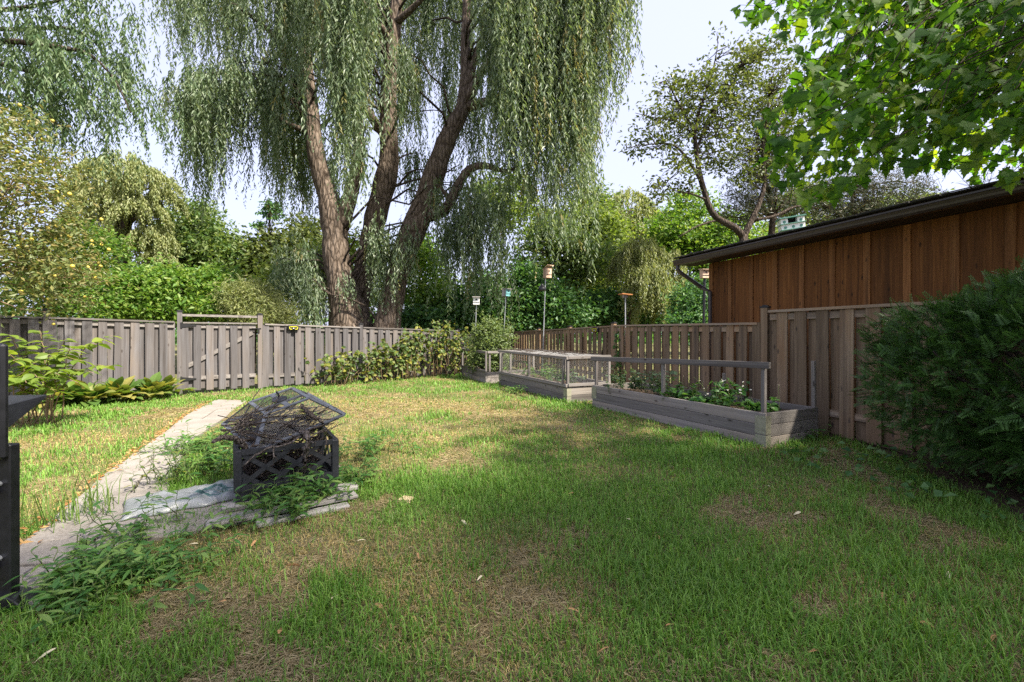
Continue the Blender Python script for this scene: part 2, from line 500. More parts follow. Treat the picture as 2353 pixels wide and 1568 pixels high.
M_['weed_i'] = leafmat('weed_leaf_small', [(0.050, 0.138, 0.031), (0.075, 0.175, 0.037), (0.112, 0.213, 0.050), (0.163, 0.250, 0.062)], .38)
M_['vine'] = leafmat('vine_leaf', [(.05, .09, .02), (.07, .115, .025), (.10, .135, .03), (.20, .20, .03), (.06, .10, .03)], .35, src='object')
M_['vine_i'] = leafmat('vine_leaf_small', [(.05, .09, .02), (.07, .115, .025), (.10, .135, .03), (.20, .20, .03)], .35)
M_['pale'] = leafmat('pale_garden_leaf', [(.12, .17, .06), (.16, .21, .08), (.09, .14, .05), (.20, .24, .11)], .35)
M_['potato'] = leafmat('grey_green_bed_leaf', [(.06, .11, .05), (.08, .135, .06), (.10, .15, .075), (.05, .095, .04)], .3, src='object')
M_['strawb'] = leafmat('fresh_green_bed_leaf', [(.03, .10, .02), (.05, .13, .025), (.07, .15, .03)], .35, src='object')
M_['petal'] = simple('white_petal', (.8, .8, .76), .6, .2, 0, .05)
M_['core'] = simple('yellow_daisy_core', (.6, .42, .04), .7)
M_['stem'] = simple('green_stem', (.09, .12, .04), .7)
M_['drystem'] = simple('dry_brown_stem', (.22, .15, .09), .8)
M_['dryleaf'] = simple('dry_fallen_leaf', (.36, .20, .09), .8, .2, 0, .5, 12)
M_['paleleaf'] = simple('pale_fallen_leaf', (.55, .48, .32), .8, .2, 0, .2, 12)
M_['purple'] = barkmat('purple_twig', (.05, .035, .04), (.12, .09, .095), 14)

# plastic bag with a faded green print
m, nt, out = newmat('printed_plastic_bag')
tc = N(nt, 'ShaderNodeTexCoord')
mp = N(nt, 'ShaderNodeMapping'); nt.links.new(tc.outputs['UV'], mp.inputs[0])
sp = N(nt, 'ShaderNodeSeparateXYZ'); nt.links.new(mp.outputs[0], sp.inputs[0])
def dist(cx, cy, ax=1.0, ay=1.0):
    vm = N(nt, 'ShaderNodeVectorMath', operation='SUBTRACT'); nt.links.new(mp.outputs[0], vm.inputs[0]); vm.inputs[1].default_value = (cx, cy, 0)
    vs = N(nt, 'ShaderNodeVectorMath', operation='MULTIPLY'); nt.links.new(vm.outputs[0], vs.inputs[0]); vs.inputs[1].default_value = (ax, ay, 0)
    ln = N(nt, 'ShaderNodeVectorMath', operation='LENGTH'); nt.links.new(vs.outputs[0], ln.inputs[0])
    return ln.outputs['Value']
WH = (.29, .303, .303); GR = (.03, .085, .08); GR2 = (.08, .155, .15)
nz = N(nt, 'ShaderNodeTexNoise', i_Scale=9.0, i_Detail=6.0); nt.links.new(mp.outputs[0], nz.inputs['Vector'])
c = ramp(nt, nz.outputs[0], [(.35, (.22, .232, .232)), (.65, WH)]).outputs[0]
d1 = dist(.70, .46, 1, .62)
c = mixc(nt, ramp(nt, d1, [(.0, (1, 1, 1)), (.155, (1, 1, 1)), (.16, (0, 0, 0))]).outputs[0], c, GR2)
c = mixc(nt, ramp(nt, d1, [(.0, (1, 1, 1)), (.14, (1, 1, 1)), (.145, (0, 0, 0))]).outputs[0], c, GR)
d2 = dist(.72, .42, 1, .62)
c = mixc(nt, ramp(nt, d2, [(.0, (1, 1, 1)), (.098, (1, 1, 1)), (.102, (0, 0, 0))]).outputs[0], c, WH)
c = mixc(nt, ramp(nt, d2, [(.0, (1, 1, 1)), (.088, (1, 1, 1)), (.092, (0, 0, 0))]).outputs[0], c, GR2)
wv = N(nt, 'ShaderNodeTexNoise', i_Scale=26.0, i_Detail=2.0); nt.links.new(mp.outputs[0], wv.inputs['Vector'])
wfac = ramp(nt, wv.outputs[0], [(.46, (0, 0, 0)), (.52, (1, 1, 1))]).outputs[0]
inner = mixc(nt, wfac, GR2, WH)
c = mixc(nt, ramp(nt, d2, [(.0, (1, 1, 1)), (.08, (1, 1, 1)), (.085, (0, 0, 0))]).outputs[0], c, inner)
d3 = dist(.855, .40, 1, .62)
c = mixc(nt, ramp(nt, d3, [(.0, (0, 0, 0)), (.045, (0, 0, 0)), (.05, (1, 1, 1)), (.075, (1, 1, 1)), (.08, (0, 0, 0))]).outputs[0], c, GR)
# band of worn, illegible print along the front edge
bx = N(nt, 'ShaderNodeMath', operation='SUBTRACT'); nt.links.new(sp.outputs[1], bx.inputs[0]); bx.inputs[1].default_value = .2
ba = N(nt, 'ShaderNodeMath', operation='ABSOLUTE'); nt.links.new(bx.outputs[0], ba.inputs[0])
band = ramp(nt, ba.outputs[0], [(.0, (1, 1, 1)), (.055, (1, 1, 1)), (.065, (0, 0, 0))]).outputs[0]
xm = ramp(nt, sp.outputs[0], [(.10, (0, 0, 0)), (.13, (1, 1, 1)), (.60, (1, 1, 1)), (.63, (0, 0, 0))]).outputs[0]
w2 = N(nt, 'ShaderNodeTexNoise', i_Scale=40.0, i_Detail=3.0); nt.links.new(mp.outputs[0], w2.inputs['Vector'])
f = mixc(nt, 1.0, mixc(nt, 1.0, band, xm, 'MULTIPLY'), ramp(nt, w2.outputs[0], [(.4, (.1, .1, .1)), (.55, (.9, .9, .9))]).outputs[0], 'MULTIPLY')
c = mixc(nt, f, c, (.10, .135, .14))
principled(nt, out, c, .35, .5, 0, nz.outputs[0], .4, .02)
M_['bag'] = m

# ------------------------------------------------------------------ layout constants
GL = np.array([-7.25, 9.93]); GR_ = np.array([-5.98, 10.80])            # gate posts
FL0 = np.array([-9.95, 8.08])                                            # left end of the left fence (out of frame)
FC = np.array([-1.75, 14.75])                                            # far corner
FR_DIR = nrm([-0.345, 1.0])
RT = np.array([3.73, 6.70])                                              # tall post on the right
RM = np.array([2.377, 10.62])                                            # post between lower panels
RF = np.array([0.05, 17.36])                                             # far end of the right fence
RE = np.array([3.73, 6.70]) - FR_DIR * 6.0                               # tall fence runs on behind the yew

PATH_L = np.array([(-5.80, 8.9), (-5.10, 7.1), (-4.38, 5.62), (-3.74, 4.22), (-2.98, 2.75), (-2.78, 2.2)])
PATH_R = np.array([(-5.1, 8.75), (-4.45, 7.05), (-3.9, 5.6), (-3.18, 4.3), (-2.35, 2.95), (-2.14, 2.12)])

# ------------------------------------------------------------------ ground
gx = np.concatenate([[-220, -120, -60, -30, -18], np.linspace(-12, 8, 101), [12, 18, 30, 60, 120, 220]])
gy = np.concatenate([[-60, -30, -12, -5], np.linspace(0, 18, 91), [22, 30, 45, 70, 120, 220, 400]])
def gz(x, y):
    w = np.clip((13 - y) / 3, 0, 1) * np.clip((y + 1) / 2, 0, 1)
    return (vnoise(x, y, 1.7, 3) - .5) * .045 * w + (vnoise(x, y, .5, 4) - .5) * .018 * w
GX, GY = np.meshgrid(gx, gy)
V = np.stack([GX, GY, gz(GX, GY)], -1).reshape(-1, 3)
nx, ny = len(gx), len(gy)
ii = (np.arange(ny - 1)[:, None] * nx + np.arange(nx - 1)[None]).ravel()
ground = link('ground', mesh_np('ground', V, [np.stack([ii, ii + 1, ii + nx + 1, ii + nx], 1)], smooth=True), None, M_['lawn'])
tag(ground, kind='structure')

# path of flagstones
path = link('path', None); path.empty_display_size = .2
tag(path, kind='structure')
def path_pt(t, s):
    n = len(PATH_L) - 1
    i = min(int(t * n), n - 1); f = t * n - i
    l = PATH_L[i] * (1 - f) + PATH_L[i + 1] * f; r = PATH_R[i] * (1 - f) + PATH_R[i + 1] * f
    return l * (1 - s) + r * s
cuts = [0, .12, .235, .36, .49, .60, .70, .80, .90, 1.0]
for i in range(len(cuts) - 1):
    t0, t1 = cuts[i], cuts[i + 1]
    splits = [0, 1] if i in (0, 2) else [0, .52 + .1 * math.sin(i * 3), 1]
    for k in range(len(splits) - 1):
        s0, s1 = splits[k], splits[k + 1]
        ring = []
        for (ta, sa, tb, sb) in ((t0, s0, t0, s1), (t0, s1, t1, s1), (t1, s1, t1, s0), (t1, s0, t0, s0)):
            for q in range(4):
                f = q / 4
                p = path_pt(ta + (tb - ta) * f, sa + (sb - sa) * f)
                ring.append(p)
        ring = np.array(ring); cen = ring.mean(0)
        ring = cen + (ring - cen) * (1 - .009 / np.linalg.norm(ring - cen, axis=1, keepdims=True))
        ring += RNG.normal(0, .008, ring.shape)
        zt = .022 + RNG.uniform(-.006, .006)
        n = len(ring)
        top = np.c_[ring, np.full(n, zt) + RNG.normal(0, .0015, n)]
        inn = np.c_[cen + (ring - cen) * .965, np.full(n, zt + .008)]
        bot = np.c_[ring, np.full(n, -.05)]
        mb = MB()
        Fc = [tuple(range(2 * n, 3 * n))] + [(j, (j + 1) % n, n + (j + 1) % n, n + j) for j in range(n)] + [(n + j, n + (j + 1) % n, 2 * n + (j + 1) % n, 2 * n + j) for j in range(n)]
        mb.add(np.concatenate([bot, top, inn]), Fc)
        mb.build('flagstone', M_['paving'], path)

slab = np.array([(-2.40, 2.80), (-2.17, 2.87), (-1.66, 3.22), (-2.15, 3.80), (-2.86, 3.35)])
mb = MB(); n = 5; ci = slab.mean(0)
mb.add(np.concatenate([np.c_[slab, np.full(n, -.05)], np.c_[slab, np.full(n, .024)], np.c_[ci + (slab - ci) * .985, np.full(n, .032)]]),
       [tuple(range(2 * n, 3 * n))] + [(j, (j + 1) % n, n + (j + 1) % n, n + j) for j in range(n)] + [(n + j, n + (j + 1) % n, 2 * n + (j + 1) % n, 2 * n + j) for j in range(n)])
mb.build('flagstone', M_['paving'], path)
# bare earth strip under the yew
bx_ = np.array([(3.80, 6.0), (4.2, 5.9), (4.9, 4.2), (5.4, 2.4), (4.2, 2.3), (3.45, 2.9), (3.7, 3.8), (3.92, 4.6), (4.0, 5.4)])
cen = bx_.mean(0)
rr = []
for i in range(len(bx_)):
    for f in (0, .25, .5, .75):
        rr.append(bx_[i] * (1 - f) + bx_[(i + 1) % len(bx_)] * f + RNG.normal(0, .04, 2))
rr = np.array(rr); n = len(rr)
Vg = np.concatenate([np.c_[rr, gz(rr[:, 0], rr[:, 1]) + .006], np.c_[cen + (rr - cen) * .5, np.full(n, .035)], [[*cen, .04]]])
Fq = np.array([(j, (j + 1) % n, n + (j + 1) % n, n + j) for j in range(n)]); Ft = np.array([(n + j, n + (j + 1) % n, 2 * n) for j in range(n)])
tag(link('bare_soil', mesh_np('bare_soil', Vg, [Fq, Ft], smooth=True), None, M_['soil']), kind='structure')

# ------------------------------------------------------------------ fences
def board_mesh(name, w, t, h, mat, seed):
    r = np.random.default_rng(seed)
    zs = np.linspace(0, h, 4)
    V = []
    for z in zs:
        j = r.normal(0, .0025, 4)
        V += [(-w / 2 + j[0], -t / 2, z), (w / 2 + j[1], -t / 2, z), (w / 2 + j[1], t / 2, z), (-w / 2 + j[0], t / 2, z)]
    Fc = []
    for k in range(3):
        for i in range(4):
            a, b = k * 4 + i, k * 4 + (i + 1) % 4
            Fc.append((a, b, b + 4, a + 4))
    Fc += [(3, 2, 1, 0), (12, 13, 14, 15)]
    me = mesh_np(name, V, [Fc]); me.materials.append(mat)
    return me
BM = {}
def get_board(w, h, mat):
    h = round(h / .03) * .03
    key = (round(w, 3), h, mat.name, random.randrange(3))
    if key not in BM: BM[key] = board_mesh('fence_board', w, .019, h, mat, len(BM))
    return BM[key]

def M_up(p, d):
    """frame: local x along d (2d), local y towards -normal, z up"""
    d = Vector((d[0], d[1], 0)).normalized(); z = Vector((0, 0, 1)); y = z.cross(d)
    return Matrix.Translation(Vector([float(v) for v in p])) @ Matrix((d, y, z)).transposed().to_4x4()

def fence(name, label, p0, p1, z0, z1, mat, mrail, posts, front=1, w=.14, pitch=.245, bottom=.05, post_z=.06, caps=True, skip=0.06, group='fence runs round the yard'):
    p0 = np.asarray(p0, float); p1 = np.asarray(p1, float)
    L = np.linalg.norm(p1 - p0); d = (p1 - p0) / L
    nv = np.array([d[1], -d[0]]) * front                     # towards the yard
    root = thing(name, label, 'fence', (*((p0 + p1) / 2), 0), None)
    dirv = d if front > 0 else -d
    zt = lambda s: z0 + (z1 - z0) * s / L
    nb = int((L - skip) / pitch)
    for side in (1, -1):
        for i in range(nb + 1):
            s = skip + (i + (.5 if side < 0 else 0)) * pitch + random.uniform(-.012, .012)
            if s > L - .03: continue
            h = zt(s) - .035 - bottom + random.uniform(-.015, .015)
            q = p0 + d * s + nv * (.031 * side + random.uniform(-.003, .003))
            M = M_up((*q, bottom + random.uniform(-.02, .02)), dirv) @ Matrix.Rotation(random.uniform(-.007, .007), 4, 'Y')
            link('board', get_board(w + random.choice((-.006, 0, .004)), h, mat), root, None, M)
    A = lambda s, z, o=0: np.array([*(p0 + d * s + nv * o), z])
    def rail(nm, s0, s1, za, zb, wd, ht):
        mid = A((s0 + s1) / 2, 0); LL = s1 - s0
        mb = MB().box((0, 0, 0), (1, 0, 0), (0, 1, 0), (0, 0, 1), math.hypot(LL, zb - za), wd, ht)
        o = mb.build(nm, mrail, None); o.parent = root; WL[o] = WL[root]
        ang = math.atan2(zb - za, LL)
        M = M_up((mid[0], mid[1], (za + zb) / 2), d) @ Matrix.Rotation(-ang, 4, 'Y')
        o.matrix_basis = Matrix.Translation(-WL[root]) @ M
        return o
    ps = [0] + list(posts) + [L]
    for a, b in zip(ps[:-1], ps[1:]):
        if b - a < .1: continue
        rail('cap_rail', a + .046, b - .046, zt(a) - .018, zt(b) - .018, .125, .034)
        rail('top_rail', a + .046, b - .046, zt(a) - .10, zt(b) - .10, .04, .085)
        rail('bottom_rail', a + .046, b - .046, .30, .30, .04, .085)
    return root, d, nv, L, zt

def post(root, p, z, mat, cap=True, w=.092, zb=-.1):
    me = board_mesh('post', w, w, z - zb, mat, random.randrange(99))
    link('post', me, root, None, M_up((*p, zb), (.8, .6)))
    if cap:
        mb = MB(); mb.box((*p, z + .012), (.8, .6, 0), (-.6, .8, 0), (0, 0, 1), w + .022, w + .022, .024)
        mb.box((*p, z + .032), (.8, .6, 0), (-.6, .8, 0), (0, 0, 1), w * .7, w * .7, .018)
        mb.build('post_cap', M_['capblack'], root)

dl = nrm(GL - FL0)
r1, *_ = fence('board_fence', 'weathered grey board fence left of the gate behind the broad-leaved shrub', FL0, GL - dl * .05, 1.66, 1.58, M_['fence'], M_['rail'], [2.15 - .95])
post(r1, FL0 + dl * 1.2, 1.75, M_['fence']); post(r1, GL, 1.785, M_['fence'])
dm = nrm(FC - GR_)
r2, d2, n2_, L2, z2 = fence('board_fence', 'weathered grey board fence right of the gate with brambles at its foot', GR_ + dm * .05, FC, 1.55, 1.42, M_['fence'], M_['rail'], [2.45, 4.85])
post(r2, GR_, 1.755, M_['fence']); post(r2, GR_ + dm * 2.5, 1.56, M_['fence']); post(r2, GR_ + dm * 4.9, 1.5, M_['fence'])
r3, *_ = fence('board_fence', 'low pale far corner fence behind the tall leafy bed plant', FC + np.array([.06, .06]), RF + np.array([-.05, .0]), 1.30, 1.31, M_['fence'], M_['rail'], [1.6])
post(r3, FC, 1.44, M_['fence'])
LFAR = np.linalg.norm(RF - RM)
r4, *_ = fence('board_fence', 'brown board fence behind the wire-caged bed with light in its gaps', RM + FR_DIR * .05, RF, 1.50, 1.39, M_['fence_r'], M_['rail_r'], [2.3, 4.6], front=-1)
post(r4, RM + FR_DIR * 2.3, 1.5, M_['fence_r']); post(r4, RM + FR_DIR * 4.6, 1.47, M_['fence_r'])
r5, *_ = fence('board_fence', 'brown board fence panel behind the nearest raised bed', RT + FR_DIR * .05, RM, 1.475, 1.51, M_['fence_r'], M_['rail_r'], [], front=-1, w=.15, pitch=.262)
post(r5, RM, 1.545, M_['fence_r'])
r6, *_ = fence('board_fence', 'taller brown board fence running behind the yew by the shed', RE, RT - FR_DIR * .05, 1.64, 1.645, M_['fence_r'], M_['rail_r'], [1.4, 3.7], front=-1, w=.165, pitch=.30, skip=.0, bottom=.02)
post(r6, RT, 1.685, M_['fence_r'])

# gate
g0 = GL + dl * .0; gd = nrm(GR_ - GL); gL = np.linalg.norm(GR_ - GL); gn = np.array([gd[1], -gd[0]])
gate = thing('garden_gate', 'grey shadowbox garden gate with diagonal brace and black hinges', 'gate', (*((GL + GR_) / 2), 0))
gz0, gz1 = .09, 1.55
x = .085
k = 0
while x < gL - .08:
    h = gz1 - gz0 - .03
    q = GL + gd * x + gn * .03
    link('board', get_board(.135, h, M_['fence']), gate, None, M_up((*q, gz0 - .03 - .02 * k / 6), gd))
    x += .232; k += 1
x = .085 + .116
while x < gL - .15:
    q = GL + gd * x - gn * .03
    link('board', get_board(.135, gz1 - gz0 - .06, M_['fence']), gate, None, M_up((*q, gz0), gd))
    x += .232
def gpt(s, z, o=0): return np.array([*(GL + gd * s + gn * o), z])
for nm, za in (('top_rail', 1.475), ('bottom_rail', .33)):
    MB().bar(gpt(.08, za), gpt(gL - .09, za), .038, .085).build(nm, M_['rail'], gate)
MB().bar(gpt(.06, 1.548), gpt(gL - .06, 1.548), .12, .03).build('cap_rail', M_['rail'], gate)
MB().bar(gpt(.14, .60), gpt(gL - .15, 1.33), .036, .085).build('diagonal_brace', M_['rail'], gate)
MB().bar(gpt(.02, 1.715), gpt(gL - .02, 1.705), .045, .05).build('header_bar', M_['rail'], gate)
for z in (1.49, .31):
    mb = MB(); mb.add([gpt(.035, z - .05, .045), gpt(.035, z + .05, .045), gpt(.30, z + .012, .045), gpt(.30, z - .012, .045),
                       gpt(.035, z - .05, .052), gpt(.035, z + .05, .052), gpt(.30, z + .012, .052), gpt(.30, z - .012, .052)],
                      [(0, 3, 2, 1), (4, 5, 6, 7), (0, 1, 5, 4), (1, 2, 6, 5), (2, 3, 7, 6), (3, 0, 4, 7)])
    mb.box(gpt(.03, z, .05), (*gd, 0), (*gn, 0), (0, 0, 1), .03, .02, .13)
    mb.build('hinge', M_['iron'], gate)
mb = MB(); mb.bar(gpt(gL - .17, 1.43, .05), gpt(gL + .02, 1.43, .05), .012, .02); mb.box(gpt(gL - .03, 1.38, .05), (*gd, 0), (*gn, 0), (0, 0, 1), .035, .02, .12)
mb.build('latch', M_['iron'], gate)

# solar lights on the fences
def solar(label, p, d, nv, z):
    d3 = np.array([*d, 0]); n3 = np.array([*nv, 0])
    c = np.array([*p, z]) + n3 * .075
    t = thing('solar_fence_light', label, 'light', (c[0], c[1], z), 'black and yellow solar lights on the fence')
    mb = MB().box(c, d3, n3, (0, 0, 1), .26, .07, .10); mb.build('housing', M_['black'], t, bevel=.01)
    mb = MB().box(c + np.array([0, 0, .058]) - n3 * .005, d3, n3, (0, 0, 1), .24, .10, .012); mb.build('solar_panel', M_['capblack'], t)
    y = c + n3 * .04
    mb = MB(); mb.box(y + np.array([0, 0, .03]), d3, n3, (0, 0, 1), .16, .012, .014)
    for s in (-1, 1):
        mb.bar(y + d3 * s * .10 + np.array([0, 0, .032]), y + d3 * s * .085 + np.array([0, 0, -.03]), .016, .012)
        mb.bar(y + d3 * s * .085 + np.array([0, 0, -.03]), y + d3 * s * .035 + np.array([0, 0, -.03]), .016, .012)
    mb.build('yellow_trim', M_['yellow'], t)
    MB().tube([y + n3 * -.005 + np.array([0, 0, -.008]), y + n3 * .012 + np.array([0, 0, -.008])], .012, 8).build('sensor_dome', M_['white'], t)
tpos = (672 - 600) / 1.0
def on_line(p0, d, xpix):
    u = (xpix - 1176.5) / F
    t = (u * p0[1] - p0[0]) / (d[0] - u * d[1])
    return p0 + d * t
nl = np.array([dm[1], -dm[0]])
q = on_line(GR_, dm, 671); solar('small black and yellow solar light on grey fence right of the gate', q, dm, nl, 1.45)
nr = np.array([-FR_DIR[1], FR_DIR[0]])
q = on_line(RM, FR_DIR, 1375); solar('small black and yellow solar light on brown fence above caged bed', q, FR_DIR, nr, 1.40)

# ------------------------------------------------------------------ shed
SN = np.array([FR_DIR[1], -FR_DIR[0]])            # away from yard (to the right/back)
SN = np.array([0.945, 0.326])
SA = np.array([0.326, -0.945])                    # along the wall towards the camera
SC0 = np.array([4.08, 9.36])
shed = thing('shed', 'brown stained board-and-batten shed behind the right fence', 'shed', (*SC0, 0))
def sp_(a, n, z): return np.array([*(SC0 + SA * a + SN * n), z])
SLEN = 8.6
bpos = [0.0] + [0.545 + .50 * i for i in range(0, 17)]
for i in range(len(bpos) - 1):
    a0, a1 = bpos[i], bpos[i + 1]
    if a0 > SLEN: break
    w = a1 - a0 - .004
    key = ('panel', round(w, 3))
    if key not in BM: BM[key] = board_mesh('siding_panel', w, .02, 2.75, M_['shed'], i)
    link('siding_panel', BM[key], shed, None, M_up((*(SC0 + SA * (a0 + a1) / 2), 0), SA))
for i, a in enumerate(bpos):
    if a > SLEN: break
    w = .10 if i == 0 else .085
    link('batten', board_mesh('batten', w, .024, 2.74, M_['batten'], i), shed, None, M_up((*(SC0 + SA * (a + (.05 if i == 0 else 0)) - SN * .0225), 0), SA))
mb = MB()
mb.box(sp_(.01, 2.1, 1.4), (*SN, 0), (*SA, 0), (0, 0, 1), 4.1, .03, 2.8)
mb.box(sp_(SLEN, 2.1, 1.4), (*SN, 0), (*SA, 0), (0, 0, 1), 4.1, .03, 2.8)
mb.box(sp_(SLEN / 2, 4.15, 1.4), (*SN, 0), (*SA, 0), (0, 0, 1), .03, SLEN, 2.8)
mb.build('wall', M_['shed'], shed)
EO, EA = -.46, -.46
mb = MB().box(sp_(SLEN / 2 - .2, EO / 2 + .012, 2.765), (*SA, 0), (*SN, 0), (0, 0, 1), SLEN + .5, .42, .02)
mb.build('soffit', M_['soffit'], shed)
MB().box(sp_(SLEN / 2 - .2, EO + .045, 2.83), (*SA, 0), (*SN, 0), (0, 0, 1), SLEN + .5, .022, .15).build('fascia', M_['gutter'], shed)
# gutter, K profile extruded
prof = [(.03, .0), (.0, .0), (-.065, .0), (-.085, .025), (-.09, .05), (-.105, .08), (-.115, .085), (-.115, .105), (-.10, .105), (-.10, .09), (-.085, .085), (-.075, .05), (-.06, .015), (.022, .012), (.022, .115), (.03, .115)]
mb = MB(); Vp = []
for a in (EA, SLEN + .2):
    for (n_, z_) in prof: Vp.append(sp_(a, EO + n_, 2.74 + z_))
kp = len(prof)
mb.add(Vp, [(i, (i + 1) % kp, kp + (i + 1) % kp, kp + i) for i in range(kp)] + [tuple(range(kp - 1, -1, -1)), tuple(range(kp, 2 * kp))])
gut = mb.build('gutter', M_['gutter'], shed)
mb = MB(); 
mb.tube([sp_(EA + .06, EO - .03, 2.75), sp_(EA + .06, EO - .03, 2.66), sp_(EA + .10, EO + .02, 2.58), sp_(EA + .34, EO + .36, 2.26), sp_(.06, -.06, 2.16), sp_(.06, -.06, .1)], .042, 8)
mb.build('downspout', M_['gutter'], shed)
mb = MB()
for (n0, z0, n1, z1) in ((EO - .06, 2.885, 1.9, 3.45), (1.9, 3.45, 4.4, 2.885)):
    V8 = []
    for a in (EA - .03, SLEN + .25):
        V8 += [sp_(a, n0, z0), sp_(a, n1, z1), sp_(a, n1, z1 + .02), sp_(a, n0, z0 + .02)]
    mb.add(V8, [(0, 1, 2, 3), (7, 6, 5, 4), (0, 4, 5, 1), (1, 5, 6, 2), (2, 6, 7, 3), (3, 7, 4, 0)])
roof = mb.build('roof', M_['roofing'], shed)
for i in range(30):
    a = EA + i * .31
    if a > SLEN: break
    tilt = random.uniform(0, .012)
    c = sp_(a + .15, EO - .02, 2.915 + tilt)
    MB().box(c, (*SA, 0), (*(SN * .967), .25), (*(SN * -.25), .967), .295, .17, .010 + random.uniform(0, .012)).build('shingle', M_['roofing'], roof)

# ------------------------------------------------------------------ raised beds
def bed(name, label, A, Ld, L, Wd, W, nplank, ph, soilz, metal=True):
    root = thing(name, label, 'raised bed', (*(A + Ld * L / 2 + Wd * W / 2), 0))
    P = lambda a, b, z: np.array([*(A + Ld * a + Wd * b), z])
    def plank(c, d, ln, z, mat='bed'):
        mb = MB().box((0, 0, 0), (1, 0, 0), (0, 1, 0), (0, 0, 1), ln, .036, ph - .004)
        o = mb.build('plank', M_[mat], None, bevel=.004); o.parent = root; WL[o] = WL[root]
        o.matrix_basis = Matrix.Translation(-WL[root]) @ M_up((c[0], c[1], z), d)
    for k in range(nplank):
        z = ph * (k + .5) - .01
        j = random.uniform(-.003, .003)
        plank(P(L / 2, .018 + j, 0), Ld, L - .006 * k, z); plank(P(L / 2, W - .018, 0), Ld, L, z)
        plank(P(.018 + j, W / 2, 0), Wd, W - .074, z); plank(P(L - .018, W / 2, 0), Wd, W - .074, z)
    top = nplank * ph - .01
    V4 = []
    n = 14; mm = 6
    for i in range(n):
        for q in range(mm):
            p = P(.037 + (L - .074) * i / (n - 1), .037 + (W - .074) * q / (mm - 1), soilz + random.uniform(-.02, .02)); V4.append(p)
    Fq = [(i * mm + q, (i + 1) * mm + q, (i + 1) * mm + q + 1, i * mm + q + 1) for i in range(n - 1) for q in range(mm - 1)]
    MB().add(V4, Fq).build('soil', M_['soil'], root, smooth=True)
    if metal:
        for (a, zc, hh) in ((0, top * .66, top * .52), (0, top * .20, top * .34), (L, top * .66, top * .5)):
            sg = -1 if a == 0 else 1
            mb = MB()
            mb.box(P(a + (.06 if a == 0 else -.06), -.004, zc), (*Ld, 0), (*Wd, 0), (0, 0, 1), .135, .006, hh)
            mb.box(P(a + sg * .004, .04, zc), (*Ld, 0), (*Wd, 0), (0, 0, 1), .006, .095, hh)
            br = mb.build('corner_bracket', M_['bracket'], root)
            for zz in (-.4, .4):
                for aa in (.02, .10):
                    MB().tube([P(a + (aa if a == 0 else -aa), -.006, zc + zz * hh), P(a + (aa if a == 0 else -aa), -.011, zc + zz * hh)], .006, 6).build('screw', M_['screw'], br)
    return root, P, top

def bar_part(root, nm, a, b, w, h, mat='rail'):
    a = np.asarray(a); b = np.asarray(b); L = np.linalg.norm(b - a)
    ax = 'x'
    mb = MB().box((0, 0, 0), (1, 0, 0), (0, 1, 0), (0, 0, 1), L, w, h)
    o = mb.build(nm, M_[mat], None, bevel=.003); o.parent = root; WL[o] = WL[root]
    d = Vector([float(v) for v in (b - a)]).normalized()
    up = Vector((0, 0, 1))
    y = up.cross(d)
    if y.length < .1: y = Vector((-.4, .9, 0))
    y.normalize(); z = d.cross(y)
    M = Matrix.Translation(Vector([float(v) for v in (a + b) / 2])) @ Matrix((d, y, z)).transposed().to_4x4()
    o.matrix_basis = Matrix.Translation(-WL[root]) @ M
    return o

def wire_mesh(root, nm, o0, e1, e2, L1, L2, pitch=.032, r=.0011):
    """diamond netting in the rectangle o0 + e1*[0,L1] + e2*[0,L2]"""
    mb = MB()
    c = -L2
    for sgn in (1, -1):
        c = -L2
        while c < L1 + (L2 if sgn < 0 else 0):
            # line e1 = c + t (or c - t), e2 = t*1.0
            if sgn > 0: t0 = max(0, -c); t1 = min(L2, L1 - c); f = lambda t: (c + t, t)
            else: t0 = max(0, c - L1); t1 = min(L2, c); f = lambda t: (c - t, t)
            if t1 - t0 > .02:
                a, b = f(t0), f(t1)
                mb.tube([o0 + e1 * a[0] + e2 * a[1], o0 + e1 * b[0] + e2 * b[1]], r, 3, cap=False)
            c += pitch
    return mb.build(nm, M_['wire'], root)

# nearest bed
A3 = np.array([2.87, 5.15]); L3d = nrm([-1.45, 2.94]); W3d = np.array([-L3d[1], L3d[0]]) * -1
b3, P3, top3 = bed('raised_bed', 'nearest grey plank raised bed with open rail and white daisies', A3, L3d, 3.27, W3d, 1.0, 3, .137, .31)
for a, zt_ in ((.06, .93), (1.62, .90), (3.22, .835)):
    bar_part(b3, 'rail_post', P3(a, .055, .05), P3(a, .055, zt_), .045, .045, 'rail')
bar_part(b3, 'rail', P3(-.03, .03, .945), P3(3.33, .03, .862), .04, .075, 'rail')
for a, zt_ in ((.02, .97), (1.3, .72), (2.5, .78)):
    bar_part(b3, 'stake', P3(a, .95, .1), P3(a + .02, .96, zt_), .04, .04, 'bed')
# caged bed
A2 = np.array([1.04, 8.58]); L2v = np.array([-.335, 11.7]) - A2; L2n = np.linalg.norm(L2v); L2d = L2v / L2n; W2d = np.array([L2d[1], -L2d[0]])
b2, P2, top2 = bed('raised_bed', 'middle raised bed under a wooden frame of chicken wire', A2, L2d, L2n, W2d, 1.0, 2, .152, .24)
zc0, zc1 = .325, .855
for b in (.03, .97):
    for a in (.03, L2n / 2, L2n - .03):
        bar_part(b2, 'cage_post', P2(a, b, .05), P2(a, b, zc1), .05, .05, 'rail')
    bar_part(b2, 'cage_rail', P2(-.02, b - .035 if b < .5 else b, zc1 - .01), P2(L2n + .02, b - .035 if b < .5 else b, zc1 + .01), .045, .055, 'rail')
    bar_part(b2, 'cage_rail', P2(0, b - .035 if b < .5 else b, zc0), P2(L2n, b - .035 if b < .5 else b, zc0), .045, .06, 'rail')
